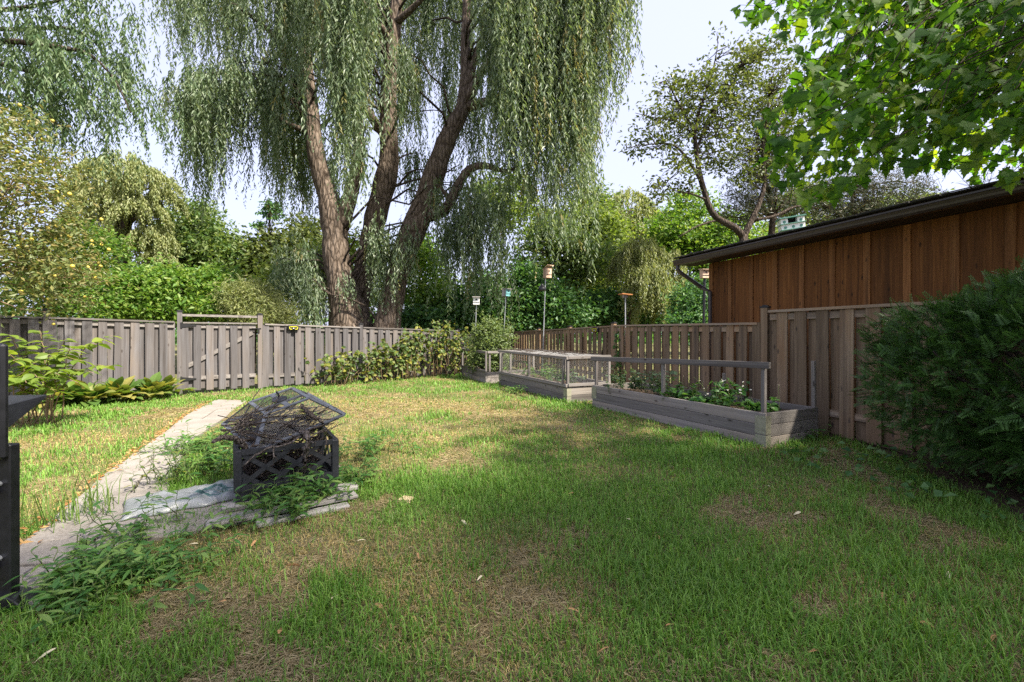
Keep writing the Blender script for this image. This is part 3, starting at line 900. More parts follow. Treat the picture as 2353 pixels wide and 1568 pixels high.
for a in (.0, L2n):
    bar_part(b2, 'cage_rail', P2(a, .02, zc1 - .002), P2(a, .98, zc1 + .006), .05, .055, 'rail')
    bar_part(b2, 'cage_rail', P2(a, .02, zc0 + .01), P2(a, .98, zc0 + .01), .05, .055, 'rail')
for a in (.12, L2n - .25):
    bar_part(b2, 'panel_stile', P2(a, -.03, zc0 + .03), P2(a - .05, -.03, zc1 - .04), .03, .045, 'rail')
L3_ = np.array([*L2d, 0]); Wv = np.array([*W2d, 0]); up3 = np.array([0, 0, 1.0])
wire_mesh(b2, 'chicken_wire', P2(.05, .002, zc0 + .02), L3_, up3, L2n - .1, zc1 - zc0 - .04)
wire_mesh(b2, 'chicken_wire', P2(.0, .05, zc0 + .02), Wv, up3, .9, zc1 - zc0 - .04)
wire_mesh(b2, 'chicken_wire', P2(.05, .05, zc1 + .02), L3_, Wv, L2n - .1, .9, .05)
# far bed
A1 = np.array([-.677, 12.0]); L1d = nrm(np.array([-1.62, 14.35]) - A1); L1n = 2.35; W1d = np.array([L1d[1], -L1d[0]])
b1, P1, top1 = bed('raised_bed', 'farthest raised bed with wooden rails and a tall leafy plant', A1, L1d, L1n, W1d, .72, 2, .15, .24, metal=False)
for a, b in ((.03, .0), (.03, .1), (.03, .70), (L1n - .03, .0), (L1n * .55, .0)):
    bar_part(b1, 'cage_post', P1(a, b, .05), P1(a, b, .80), .05 if b == 0 else .045, .05, 'rail')
bar_part(b1, 'cage_rail', P1(0, 0, .815), P1(L1n, 0, .825), .045, .06, 'rail')
bar_part(b1, 'cage_rail', P1(0, 0, .315), P1(L1n, 0, .315), .045, .05, 'rail')
bar_part(b1, 'cage_rail', P1(0, .03, .82), P1(0, .72, .82), .045, .06, 'rail')

exec_plants = True
# ------------------------------------------------------------------ bird houses
def bird_pole(root, base, top, r, mat='steel'):
    MB().tube([base, top], r, 8).build('pole', M_[mat], root)
def box_house(label, px_, py_, Y, w, h, dpt, wallmat, roofmat, face, pole_base_px=None, roof='gable', pmat='steel', pr=.011, tilt=0, baffle=None, frontmat=None):
    c = px(px_, py_, Y)
    base = px(pole_base_px, 760, Y) if pole_base_px else c.copy()
    base[2] = -.05
    t = thing('birdhouse', label, 'birdhouse', (base[0], base[1], 0), 'birdhouses on poles')
    f = nrm([math.sin(face), -math.cos(face), 0]); s = np.array([-f[1], f[0], 0]); up = nrm([math.sin(tilt), 0, math.cos(tilt)])
    bird_pole(t, base, c - up * h * .4 - (f * dpt * .5 if baffle is not None else 0), pr, pmat)
    mb = MB()
    mb.box(c - f * (dpt / 2 - .007), s, f, up, w, .014, h); mb.box(c - s * (w / 2 - .007), s, f, up, .014, dpt - .03, h); mb.box(c + s * (w / 2 - .007), s, f, up, .014, dpt - .03, h)
    mb.box(c - up * (h / 2 - .007), s, f, up, w - .03, dpt - .03, .014)
    mb.build('body', wallmat, t)
    fr = MB().box(c + f * (dpt / 2 - .007), s, f, up, w, .014, h).build('front', frontmat or wallmat, t)
    MB().tube([c + f * (dpt / 2 - .002) + up * h * .18, c + f * (dpt / 2 + .002) + up * h * .18], w * .13, 12).build('entrance_hole', M_['hole'], fr)
    if roof == 'flat':
        MB().box(c + up * (h / 2 + .012) + f * .02, s, nrm(f - up * .12), nrm(up + f * .12), w + .05, dpt + .07, .02).build('roof', roofmat, t)
    elif roof == 'steep':
        MB().box(c + up * (h / 2 + .02) + f * .02, s, nrm(f - up * -.45), nrm(up - f * .45), w + .04, dpt * 1.25 + .06, .02).build('roof', roofmat, t)
    MB().box(c + f * (dpt / 2 + .004) - up * h * .18, s, f, up, w * .98, .010, h * .05).build('trim_strip', M_['hole'], fr)
    if baffle is not None:
        b = baffle
        MB().lathe(b, [(.115, -.10), (.12, -.09), (.12, -.01), (.11, .0), (.03, .10), (.018, .13)], 16).build('squirrel_baffle', M_['black'], t, smooth=True)
    return t
box_house('small white birdhouse on a thin pole above the leafy bed plant', 1094.5, 692, 13.4, .185, .215, .15, M_['white'], M_['greywood'], .05, 1090, 'flat')
box_house('grey birdhouse with teal front leaning on its pole', 1163, 673, 13.9, .17, .22, .19, M_['greywood'], M_['greywood'], .75, 1152, 'flat', tilt=.06, frontmat=M_['teal'])
t3 = box_house('wooden slant-roofed birdhouse above a black squirrel baffle', 1258, 628, 14.1, .20, .30, .18, M_['cedar'], M_['cedar'], .55, 1245.5, 'steep', pr=.016, tilt=.05, baffle=px(1246, 661, 14.1))
# platform feeder
c = px(1437, 677, 11.2); t = thing('bird_feeder', 'flat orange-brown bird feeder on a pole behind the fence', 'bird feeder', (c[0], c[1], 0))
bird_pole(t, (c[0], c[1], -.05), c - np.array([0, 0, .06]), .014)
MB().box(c, (1, .2, -.08), (-.2, 1, 0), (.08, 0, 1), .27, .24, .022).build('roof', M_['rust'], t)
MB().box(c - np.array([.01, 0, .045]), (1, .2, 0), (-.2, 1, 0), (0, 0, 1), .10, .10, .07).build('seed_box', M_['greywood'], t)
box_house('pale wooden birdhouse on black pole beside the shed downspout', 1619, 630, 12.3, .19, .23, .17, M_['cedar'], M_['cedar'], .1, 1614, 'flat', pmat='black', pr=.035)
# martin house
c = px(1818, 516, 14.2)
t = thing('martin_house', 'white two-storey birdhouse with green trim on a post above the shed roof', 'birdhouse', (c[0], c[1], 0))
MB().box((c[0], c[1], c[2] / 2 - .15), (1, 0, 0), (0, 1, 0), (0, 0, 1), .09, .09, c[2] - .2).build('post', M_['barkdark'], t)
ax = nrm([.97, -.25, 0.12]); ay = nrm([.25, .97, 0]); az = np.cross(ax, ay)
for k, z in enumerate((-.085, .095)):
    cc = c + az * z
    if k == 0: bodies = [(0, .66)]
    else: bodies = [(-.23, .20), (.23, .20)]
    for (o_, w_) in bodies:
        bo = MB().box(cc + ax * o_, ax, ay, az, w_, .34, .16).build('storey', M_['white'], t)
        for hx in ((-.22, 0, .22) if k == 0 else (0,)):
            MB().tube([cc + ax * (o_ + hx) - ay * .168 - az * .02, cc + ax * (o_ + hx) - ay * .176 - az * .02], .045, 12).build('entrance_hole', M_['greenp'], bo)
    MB().box(cc - az * .092, ax, ay, az, .70, .44, .02).build('floor_ledge', M_['greenp'], t)
MB().box(c + az * .095 + ay * .08, ax, ay, az, .25, .15, .15).build('inner_wall', M_['hole'], t)
MB().box(c + az * .195, ax, ay, az, .74, .46, .03).build('roof', M_['greenp'], t)
# weather vane
c = px(1683, 575, 13.4)
t = thing('weather_vane', 'black iron weather vane on a pole behind the shed roof corner', 'weather vane', (c[0], c[1], 0))
MB().tube([(c[0], c[1], -.1), c + np.array([0, 0, .1])], .018, 6).build('pole', M_['iron'], t)
mb = MB()
for a in (.3, 1.87): 
    d = np.array([math.cos(a), math.sin(a), 0]) * .22
    mb.tube([c - d - np.array([0, 0, .05]), c + d - np.array([0, 0, .05])], .008, 5)
mb.build('direction_arms', M_['iron'], t)
mb = MB(); mb.tube([c + np.array([0, 0, .1]), c + np.array([.12, 0, .36])], .008, 5); mb.tube([c + np.array([0, 0, .1]), c + np.array([-.16, 0, .30])], .008, 5)
mb.build('arrow', M_['iron'], t)
MB().lathe(c + np.array([0, 0, .04]), [(.01, -.04), (.035, -.02), (.04, 0), (.03, .03), (.01, .04)], 10).build('finial_ball', M_['white'], t, smooth=True)

# ------------------------------------------------------------------ fire pit
PA = np.array([-2.01, 3.29]); pd = nrm([.85, .527]); pn = np.array([-pd[1], pd[0]])      # pn: away from camera-left
PS = .72
pit = thing('fire_pit', 'charcoal square steel fire pit with lattice sides by the path', 'fire pit', (*(PA + pd * PS / 2 + pn * PS / 2), 0))
PP = lambda a, b, z: np.array([*(PA + pd * a + pn * b), z])
zb0, zb1 = .15, .452
def lattice(o0, e, nrm_, name):
    """framed panel with crossing diagonal bars"""
    mb = MB(); e = np.array([*e, 0]); nn = np.array([*nrm_, 0]); up = np.array([0, 0, 1.0])
    H = zb1 - zb0; th = .012
    pt = lambda a, z: o0 + e * a + up * z
    mb.box(pt(PS / 2, H - .018), e, nn, up, PS, .03, .036); mb.box(pt(PS / 2, .022), e, nn, up, PS, .03, .044)
    for a in (.024, PS - .024): mb.box(pt(a, H / 2), e, nn, up, .048, .028, H - .08)
    x0, x1, y0, y1 = .05, PS - .05, .044, H - .036
    wi, hi = x1 - x0, y1 - y0
    nC = 3
    st = wi / nC
    for i in range(-2, nC + 2):
        for sg in (1, -1):
            # bar from (x0+i*st, y0) rising over 1.5 cells to y1
            ax_, ay_ = (x0 + i * st, y0) if sg > 0 else (x0 + i * st + 1.5 * st, y0)
            bx2, by2 = ax_ + sg * 1.5 * st, y1
            ts = []
            t0, t1 = 0.0, 1.0
            dx = bx2 - ax_
            lo, hi2 = sorted(((x0 - ax_) / dx, (x1 - ax_) / dx))
            t0 = max(t0, lo); t1 = min(t1, hi2)
            if t1 - t0 < .08: continue
            p = pt(ax_ + dx * t0, ay_ + (by2 - ay_) * t0); q_ = pt(ax_ + dx * t1, ay_ + (by2 - ay_) * t1)
            mb.bar(p + nn * .002 * sg, q_ + nn * .002 * sg, .032, .008, up=nn)
    return mb.build(name, M_['pit'], pit)
lattice(PP(0, .015, zb0), pd, -pn, 'side_panel')
lattice(PP(0, PS - .015, zb0), pd, pn, 'side_panel')
lattice(PP(.015, 0, zb0), pn, -pd, 'side_panel')
lattice(PP(PS - .015, 0, zb0), pn, pd, 'side_panel')
mb = MB()
for (a, b) in ((.0, .0), (PS, 0), (0, PS), (PS, PS)):
    MB().box(PP(a + (.024 if a == 0 else -.024), b + (.024 if b == 0 else -.024), .3), (*pd, 0), (*pn, 0), (0, 0, 1), .054, .054, .305).build('corner_post', M_['pit'], pit, bevel=.006)
mb = MB()
for (c_, e_, l_) in ((PP(PS / 2, .04, .105), pd, PS - .02), (PP(PS / 2, PS - .04, .105), pd, PS - .02), (PP(.04, PS / 2, .105), pn, PS - .1), (PP(PS - .04, PS / 2, .105), pn, PS - .1)):
    mb.box(c_, (*e_, 0), (*np.array([-e_[1], e_[0]]), 0), (0, 0, 1), l_, .03, .09)
mb.box(PP(PS / 2, PS / 2, .155), (*pd, 0), (*pn, 0), (0, 0, 1), PS - .1, PS - .1, .012)
mb.build('base', M_['pit'], pit)

# lid
LA = np.array([-1.92, 3.40, .425]); LB = np.array([-1.44, 3.90, .61]); LC = np.array([-2.32, 3.90, .56])
e1 = nrm(LB - LA); e2 = LC - LA; e2 = nrm(e2 - e1 * (e2 @ e1)); e3 = np.cross(e1, e2)
LS = .72
lid = thing('spark_screen_lid', 'tilted wire mesh spark screen lid lying on the stick pile', 'lid', tuple(LA))
LP = lambda a, b, h: LA + e1 * a + e2 * b + e3 * h
b4 = [LP(0, 0, 0), LP(LS, 0, 0), LP(LS, LS, 0), LP(0, LS, 0)]
ins, hh = .185, .175
t4 = [LP(ins, ins, hh), LP(LS - ins, ins, hh), LP(LS - ins, LS - ins, hh), LP(ins, LS - ins, hh)]
mb = MB()
for i in range(4):
    mb.bar(b4[i], b4[(i + 1) % 4], .035, .012, up=e3); mb.bar(t4[i], t4[(i + 1) % 4], .03, .010, up=e3); mb.bar(b4[i], t4[i], .03, .010, up=e3)
mid0, mid1 = (t4[0] + t4[1]) / 2, (t4[2] + t4[3]) / 2
mb.bar(mid0, mid1, .04, .006, up=e3)
mb.build('frame', M_['pitlid'], lid)
hc = (t4[0] + t4[2]) / 2
rot = Matrix((Vector(e1), Vector(e2), Vector(e3))).transposed()
mb = MB().lathe((0, 0, 0), [(.06, 0), (.058, .008), (.02, .016), (.012, .02)], 16)
for i, v_ in enumerate(mb.v): mb.v[i] = np.array([np.array(rot @ Vector(q)) for q in v_]) + hc + e3 * .006
mb.tube([hc + e3 * .01, hc + e3 * .05, hc + e3 * .085 - e1 * .012], [.010, .008, .007], 8)
mb.build('handle', M_['pit'], lid, smooth=False)
m, nt, out = newmat('fine_spark_mesh')
tcn = N(nt, 'ShaderNodeBsdfTransparent'); pb = principled(nt, None, (.05, .05, .055), .5, .4)
mx = N(nt, 'ShaderNodeMixShader'); mx.inputs[0].default_value = .42
nt.links.new(tcn.outputs[0], mx.inputs[1]); nt.links.new(pb.outputs[0], mx.inputs[2]); nt.links.new(mx.outputs[0], out.inputs[0])
M_['mesh'] = m
for i in range(4):
    k = (i + 1) % 4
    MB().add([b4[i], b4[k], t4[k], t4[i]], [(0, 1, 2, 3)]).build('mesh_panel', M_['mesh'], lid)
MB().add(t4, [(0, 1, 2, 3)]).build('mesh_panel', M_['mesh'], lid)

# sticks
def crooked(p, d, L, n=7, wob=.12, droop=0):
    pts = [np.asarray(p, float)]; d = nrm(d)
    for i in range(n - 1):
        d = nrm(d + RNG.normal(0, wob, 3) + np.array([0, 0, -droop]))
        pts.append(pts[-1] + d * L / (n - 1))
    return np.array(pts)
mb = MB()
for i in range(360):
    a = RNG.uniform(.08, PS - .08); b = RNG.uniform(.08, PS - .08)
    rad_ = math.hypot(a - PS / 2, b - PS / 2) / (PS * .62)
    zmax = .46 + .25 * max(0, 1 - rad_ ** 2)
    p = PP(a, b, RNG.uniform(.17, zmax))
    ang = RNG.normal(.73, .7)
    d = np.array([math.cos(ang), math.sin(ang), RNG.normal(.05, .16)])
    L = RNG.uniform(.2, .55)
    r = RNG.uniform(.003, .0095)
    pts = crooked(p - nrm(d) * L / 2, d, L, 6, .16)
    lim = (pts - PP(0, 0, 0))
    aa = lim[:, :2] @ pd; bb = lim[:, :2] @ pn
    over = (pts[:, 2] < .46) & ((aa < .06) | (aa > PS - .06) | (bb < .06) | (bb > PS - .06))
    if over.any(): pts = pts[~over]
    if len(pts) < 3: continue
    mb.tube(pts, np.linspace(r, r * .4, len(pts)), 5)
tag(mb.build('stick_pile', M_['stickdark'], None, smooth=True), 'heap of thin dry sticks filling the fire pit under the lid', 'sticks', kind='stuff')
def branch(label, pts, rad, twigs=(), mat='stick'):
    pts = np.array(pts, float)
    # refine
    t = np.linspace(0, len(pts) - 1, len(pts) * 3 - 2)
    P = np.stack([np.interp(t, range(len(pts)), pts[:, k]) for k in range(3)], 1)
    P[1:-1] += RNG.normal(0, .006, P[1:-1].shape)
    rr_ = np.interp(t, range(len(rad)), rad)
    o = thing('fallen_branch', label, 'branch', tuple(pts[0]), 'dead branches on the fire pit')
    MB().tube(P, rr_, 9).build('limb', M_[mat], o, smooth=True)
    for tw in twigs:
        tw = np.array(tw, float)
        MB().tube(tw, np.linspace(.006, .002, len(tw)), 6).build('twig', M_[mat], o, smooth=True)
def r2(x, y, Y):           # position read in the fire pit crop
    return px((500 + x / 3.92) / 1.0625, (880 + y / 3.92) / 1.0625, Y)
branch('thick forked grey branch hanging over the front of the fire pit', [r2(905, 675, 3.50), r2(985, 700, 3.45), r2(1010, 765, 3.42), r2(960, 850, 3.42), r2(945, 960, 3.45), r2(960, 1085, 3.46)], [.014, .02, .024, .021, .022, .017],
       [[r2(1010, 740, 3.42), r2(1080, 690, 3.5), r2(1180, 640, 3.6)], [r2(1010, 780, 3.4), r2(1060, 790, 3.42), r2(1040, 850, 3.42), r2(980, 890, 3.42)], [r2(1160, 750, 3.6), r2(1165, 800, 3.58), r2(1150, 830, 3.58)]])
branch('thick curved branch poking out of the left of the fire pit', [r2(75, 790, 3.15), r2(150, 740, 3.2), r2(250, 735, 3.3), r2(340, 775, 3.4), r2(385, 850, 3.45)], [.012, .018, .02, .024, .026],
       [[r2(190, 715, 3.22), r2(330, 610, 3.3), r2(500, 540, 3.45)], [r2(330, 610, 3.3), r2(440, 500, 3.36), r2(550, 390, 3.6)], [r2(340, 735, 3.35), r2(410, 690, 3.35), r2(415, 620, 3.36), r2(390, 580, 3.4)]])
branch('slender grey branch lying along the tilted lid edge', [r2(360, 1020, 3.26), r2(480, 905, 3.3), r2(640, 830, 3.36), r2(830, 790, 3.42), r2(940, 720, 3.5)], [.005, .007, .008, .008, .008],
       [[r2(660, 830, 3.36), r2(655, 900, 3.36), r2(590, 920, 3.35)], [r2(660, 890, 3.36), r2(660, 990, 3.36)], [r2(655, 900, 3.36), r2(700, 960, 3.37)]])
branch('knobbly dark branch under the lid mesh at the top of the heap', [r2(930, 425, 3.75), r2(980, 480, 3.72), r2(1020, 530, 3.7), r2(1090, 570, 3.72), r2(1130, 600, 3.75)], [.014, .018, .02, .014, .01], [], 'stickdark')

# lumber under and beside the pit
def lumber(label, a, b, z, w, h):
    a = np.array(a, float); b = np.array(b, float); L = np.linalg.norm(b - a); d = (b - a) / L
    mb = MB().box((0, 0, 0), (1, 0, 0), (0, 1, 0), (0, 0, 1), L, w, h)
    o = mb.build('timber_plank', M_['lumber'], None, bevel=.005)
    o.matrix_basis = M_up((*((a + b) / 2), z), d)
    tag(o, label, 'plank', 'loose planks under the fire pit')
lumber('grey plank directly under the front edge of the fire pit', (-2.08, 3.26), (-1.28, 3.76), .05, .13, .034)
lumber('lower grey plank nearest the lawn beside the fire pit', (-2.02, 3.00), (-1.22, 3.56), .046, .12, .028)
lumber('short rough plank lying furthest right before the fire pit', (-1.72, 3.06), (-1.22, 3.40), .02, .09, .03)
lumber('hidden grey plank under the back of the fire pit', (-2.40, 3.80), (-1.62, 4.28), .05, .13, .034)

# bag
BN, BMN = 40, 20
b00 = np.array([-2.62, 3.06]); bd = nrm(np.array([-2.06, 3.50]) - b00); bw = np.array([-bd[1], bd[0]])
BL, BW = .74, .48
Vb = []; UV = []
for i in range(BN):
    for j in range(BMN):
        u, v_ = i / (BN - 1), j / (BMN - 1)
        edge = min(u, 1 - u) * 6; edv = min(v_, 1 - v_) * 5
        puff = min(1, edge) ** .5 * min(1, edv) ** .5
        h = .046 + puff * (.06 * (1 - .6 * u) + .03 * (vnoise(u * 3, v_ * 2, .4, 8) - .3) + .018 * (vnoise(u * 9 + v_ * 4, v_ * 3, .5, 9) - .5) + .016 * (vnoise(u * 22 - v_ * 9, v_ * 8, .5, 10) - .5))
        wx = .03 * (vnoise(u * 5, v_, .5, 12) - .5); wy = .07 * (vnoise(u * 3, v_ * 1.5, .5, 13) - .5)
        p = b00 + bd * (u * BL + wx) + bw * (v_ * BW * (1 - .12 * math.sin(u * 5)) + wy)
        Vb.append((*p, h)); UV.append((u, v_))
Fq = [(i * BMN + j, (i + 1) * BMN + j, (i + 1) * BMN + j + 1, i * BMN + j + 1) for i in range(BN - 1) for j in range(BMN - 1)]
nb_ = len(Vb)
Vb2 = [(x, y, .036) for x, y, z in Vb]
Fq2 = [tuple(nb_ + q for q in f[::-1]) for f in Fq]
rim = [i * BMN for i in range(BN)] + [(BN - 1) * BMN + j for j in range(1, BMN)] + [i * BMN + BMN - 1 for i in range(BN - 2, -1, -1)] + [j for j in range(BMN - 2, 0, -1)]
Fr = [(rim[(i + 1) % len(rim)], rim[i], rim[i] + nb_, rim[(i + 1) % len(rim)] + nb_) for i in range(len(rim))]
me = mesh_np('plastic_bag', Vb + Vb2, [Fq + Fq2 + Fr], smooth=True)
uvl = me.uv_layers.new(name='UVMap'); li = np.empty(len(me.loops), np.int32); me.loops.foreach_get('vertex_index', li)
uvs = np.array(UV + UV, np.float32)[li]; uvl.data.foreach_set('uv', uvs.ravel())
tag(link('plastic_bag', me, None, M_['bag']), 'crumpled white plastic soil bag with faded green print on the path', 'bag')

# tan stone block
c = pg(931, 1158); mb = MB()
mb.add([c + np.array(q) for q in ((-.07, -.03, 0), (.05, -.05, 0), (.08, .05, 0), (-.03, .07, 0), (-.055, -.02, .045), (.045, -.04, .05), (.07, .045, .04), (-.025, .055, .048))],
       [(3, 2, 1, 0), (4, 5, 6, 7), (0, 1, 5, 4), (1, 2, 6, 5), (2, 3, 7, 6), (3, 0, 4, 7)])
tag(mb.build('stone_block', M_['block'], None, bevel=.008), 'small tan stone chunk lying on the lawn right of the fire pit', 'stone')

# ------------------------------------------------------------------ grill at the left edge
gr = thing('barbecue_grill', 'black steel barbecue cart with folding side shelf cut by left edge', 'grill', (-2.6, 2.2, 0))
P0 = px(20, 1390, 2.17)
lx, ly = P0[0], 2.17
MB().box((lx, ly, .41), (1, 0, 0), (0, 1, 0), (0, 0, 1), .064, .05, .735).build('leg', M_['black'], gr, bevel=.006)
MB().box((lx - .66, ly, .41), (1, 0, 0), (0, 1, 0), (0, 0, 1), .064, .05, .735).build('leg', M_['black'], gr, bevel=.006)
mb = MB(); mb.add([(lx - .06, ly - .06, 0), (lx + .16, ly - .05, 0), (lx + .16, ly + .05, 0), (lx - .06, ly + .06, 0), (lx - .06, ly - .06, .07), (lx + .05, ly - .05, .07), (lx + .05, ly + .05, .07), (lx - .06, ly + .06, .07)],
    [(3, 2, 1, 0), (4, 5, 6, 7), (0, 1, 5, 4), (1, 2, 6, 5), (2, 3, 7, 6), (3, 0, 4, 7)]); mb.build('foot', M_['black'], gr, bevel=.004)
for (xa, za, xb, zb) in ((-.30, .44, -.02, .57), (-.30, .07, -.02, .22)):
    MB().bar((lx + xa, ly - .04, za), (lx + xb, ly - .04, zb), .012, .04).build('brace', M_['black'], gr, bevel=.003)
for z in (.565, .215):
    MB().tube([(lx - .012, ly - .026, z + .03), (lx - .012, ly - .045, z + .03)], .012, 8).build('bolt', M_['steel'], gr)
MB().box((lx - .165, 2.13, .985), (1, 0, 0), (0, 1, 0), (0, 0, 1), .40, .035, .54).build('back_panel', M_['black'], gr, bevel=.012)
MB().box((lx - .03, 2.10, .76), (1, 0, 0), (0, 1, 0), (0, 0, 1), .05, .02, .13).build('side_bracket', M_['black'], gr)
MB().box((lx - .17, 2.10, 1.12), (1, 0, 0), (0, 1, 0), (0, 0, 1), .36, .03, .10).build('handle_box', M_['pit'], gr, bevel=.01)
A_, B_, C_ = px(16, 931, 2.16), px(108, 907, 2.36), px(10, 909, 2.36)
mb = MB(); dn = np.array([0, 0, -.115])
mb.add([A_, B_, C_, A_ + dn, B_ - np.array([0, 0, .012]), C_ + dn], [(0, 1, 2), (5, 4, 3), (0, 3, 4, 1), (1, 4, 5, 2), (2, 5, 3, 0)])
mb.build('folding_shelf', M_['pit'], gr, bevel=.003)
for z in (.80, .725):
    MB().tube([(lx - .03, 2.09, z), (lx - .03, 2.075, z)], .013, 8).build('bolt', M_['steel'], gr)
#PLANTS
# ------------------------------------------------------------------ vegetation helpers
UP = np.array([0, 0, 1.0])
def rand_dirs(n, up=0.0):
    d = RNG.normal(size=(n, 3)); d = nrm(d); d[:, 2] += up
    return nrm(d)

def blobs_px(specs):
    """(x, y, rx, ry) in photo pixels, depth Y, depth radius in m"""
    out = []
    for (x, y, rx, ry, Y, rd) in specs:
        out.append((px(x, y, Y), np.array([rx * Y / F, rd, ry * Y / F])))
    return out

def clump_centres(blobs, n, inner=.45):
    vol = np.array([b[1].prod() ** .75 for b in blobs]); k = RNG.choice(len(blobs), n, p=vol / vol.sum())
    C = np.array([b[0] for b in blobs])[k]; S = np.array([b[1] for b in blobs])[k]
    d = nrm(RNG.normal(size=(n, 3)))
    r = (inner ** 3 + (1 - inner ** 3) * RNG.uniform(size=(n, 1))) ** (1 / 3)
    return C + d * S * r

def clump_leaves(C, per, spread, size, flat=.6, droop=0.25, wr=.55):
    n = len(C) * per
    P = np.repeat(C, per, 0)
    sp_l = np.repeat(RNG.uniform(.6, 1.35, (len(C), 1)), per, 0)
    P = P + RNG.normal(size=(n, 3)) * spread * sp_l * np.array([1, 1, flat])
    D = rand_dirs(n); D[:, 2] = D[:, 2] * .6 - droop; D = nrm(D)
    Nn = rand_dirs(n, .9)
    L = size * RNG.uniform(.65, 1.35, n)
    return rhombs(P, D, Nn, L, L * wr)

def limb_pts(a, b, n=6, sag=.1, wob=.04):
    a = np.asarray(a, float); b = np.asarray(b, float)
    t = np.linspace(0, 1, n)[:, None]
    L = np.linalg.norm(b - a)
    P = a + (b - a) * t
    P[:, 2] += (np.sin(t[:, 0] * math.pi) * sag * L)
    P[1:-1] += RNG.normal(0, wob * L, (n - 2, 3))
    return P

def tree(name, label, base, trunk, radii, blobs, nclump, per, spread, size, leafm, barkm='barkdark', cat='tree', group=None, nlimb=14, flat=.6, inner=.45, wr=.55, leafname='crown', droop=.25, lr=.35):
    t = thing(name, label, cat, tuple(base), group)
    trunk = np.array(trunk, float)
    MB().tube(trunk, radii, 9).build('trunk', M_[barkm], t, smooth=True)
    C = clump_centres(blobs, nclump, inner)
    mb = MB()
    for c in C[:nlimb]:
        i = RNG.integers(max(1, len(trunk) // 2), len(trunk))
        P = limb_pts(trunk[i], c, 6, .08, .05)
        mb.tube(P, np.linspace(radii[i] * lr, .012, 6), 5)
        for _ in range(2):
            q = P[RNG.integers(2, 5)]; c2 = C[RNG.integers(len(C))]
            if np.linalg.norm(c2 - q) < np.linalg.norm(c - trunk[i]):
                mb.tube(limb_pts(q, c2, 5, .05, .06), np.linspace(radii[i] * lr * .5, .008, 5), 4)
    if mb.n: mb.build('limbs', M_[barkm], t, smooth=True)['kind'] = 'stuff'
    V, Q = clump_leaves(C, per, spread, size, flat, droop, wr)
    keep = V.reshape(-1, 4, 3)[:, :, 2].min(1) > .03
    V = V.reshape(-1, 4, 3)[keep].reshape(-1, 3); Q = np.arange(len(V)).reshape(-1, 4)
    stuff_part(leafname, V, [Q], M_[leafm], t)
    return t

def strands(tops, lens, spacing, leafL, leafW, outd=None, outr=.3, sway=.06):
    n = len(tops)
    cnt = np.maximum(3, (lens / spacing).astype(int))
    idx = np.repeat(np.arange(n), cnt)
    s = np.concatenate([np.linspace(0, 1, c) for c in cnt]) * lens[idx]
    s = s + RNG.uniform(-.5, .5, len(s)) * spacing
    ph = RNG.uniform(0, 6.28, (n, 2)); kf = RNG.uniform(.6, 1.6, (n, 2))
    amp = sway * np.sqrt(np.maximum(s, 0.01))
    P = tops[idx].copy()
    if outd is not None:
        P += outd[idx] * (outr * (1 - np.exp(-s / .5)))[:, None]
    P[:, 0] += amp * np.sin(kf[idx, 0] * s + ph[idx, 0]); P[:, 1] += amp * np.sin(kf[idx, 1] * s + ph[idx, 1])
    P[:, 2] -= s
    m = len(P)
    az = RNG.uniform(0, 6.283, m)
    tap = np.clip((lens[idx] - s) / .6, .45, 1)
    D = np.stack([np.cos(az) * .55, np.sin(az) * .55, -RNG.uniform(.45, 1.0, m)], 1)
    Nn = np.stack([np.cos(az), np.sin(az), RNG.uniform(.2, .9, m)], 1) + RNG.normal(0, .35, (m, 3))
    L = leafL * RNG.uniform(.7, 1.3, m) * tap
    return rhombs(P, D, Nn, L, leafW * RNG.uniform(.75, 1.3, m), split=.4)

def curtain_px(x0, x1, yt0, yt1, yb0, yb1, Y0, Y1, n, lock=14, lockr=.13):
    """strand tops/lengths: locks of strands hung between pixel rows, each lock at its own depth"""
    nl = max(1, n // lock)
    T = []; Ln = []; O = []
    for i in range(nl):
        x = RNG.uniform(x0, x1); Y = RNG.uniform(Y0, Y1)
        f = (x - x0) / max(1, x1 - x0)
        a = px(x, RNG.uniform(yt0, yt1), Y); b = px(x, yb0 + (yb1 - yb0) * f + RNG.normal(-12, 55), Y)
        L = max(.5, a[2] - b[2])
        if b[2] < .3: L = max(.4, a[2] - .3)
        for k in range(lock):
            T.append(a + RNG.normal(0, 1, 3) * np.array([lockr, lockr, .25])); Ln.append(L * RNG.uniform(.45, 1.08)); ang = RNG.uniform(0, 6.28); O.append((math.cos(ang), math.sin(ang), 0))
    return np.array(T), np.array(Ln), np.array(O)

def domes(hubs, drop, spacing, leafL, leafW, dens=60, outr=.3, sway=.05):
    T = []; Ln = []; O = []
    for (x, y, r, Y) in hubs:
        c = px(x, y, Y); Rm = r * Y / F
        for i in range(int(dens)):
            d = nrm(RNG.normal(size=3)); d[2] = abs(d[2]) * .85
            q = c + d * Rm * RNG.uniform(.75, 1.02)
            o = nrm([d[0], d[1], 0])
            L = Rm * drop * RNG.uniform(.5, 1.25)
            for k in range(5):
                T.append(q + RNG.normal(0, .06 * Rm, 3)); Ln.append(max(.3, min(L * RNG.uniform(.6, 1.1), q[2] - .2))); O.append(o)
    return strands(np.array(T), np.array(Ln), spacing, leafL, leafW, np.array(O), outr, sway)

def curtains(specs, spacing, leafL, leafW, sway=.05, outr=.25):
    Ts, Ls, Os = zip(*[curtain_px(*s_) for s_ in specs])
    T = np.concatenate(Ts); L = np.concatenate(Ls); O = np.concatenate(Os)
    return strands(T, L, spacing, leafL, leafW, O, outr, sway), T

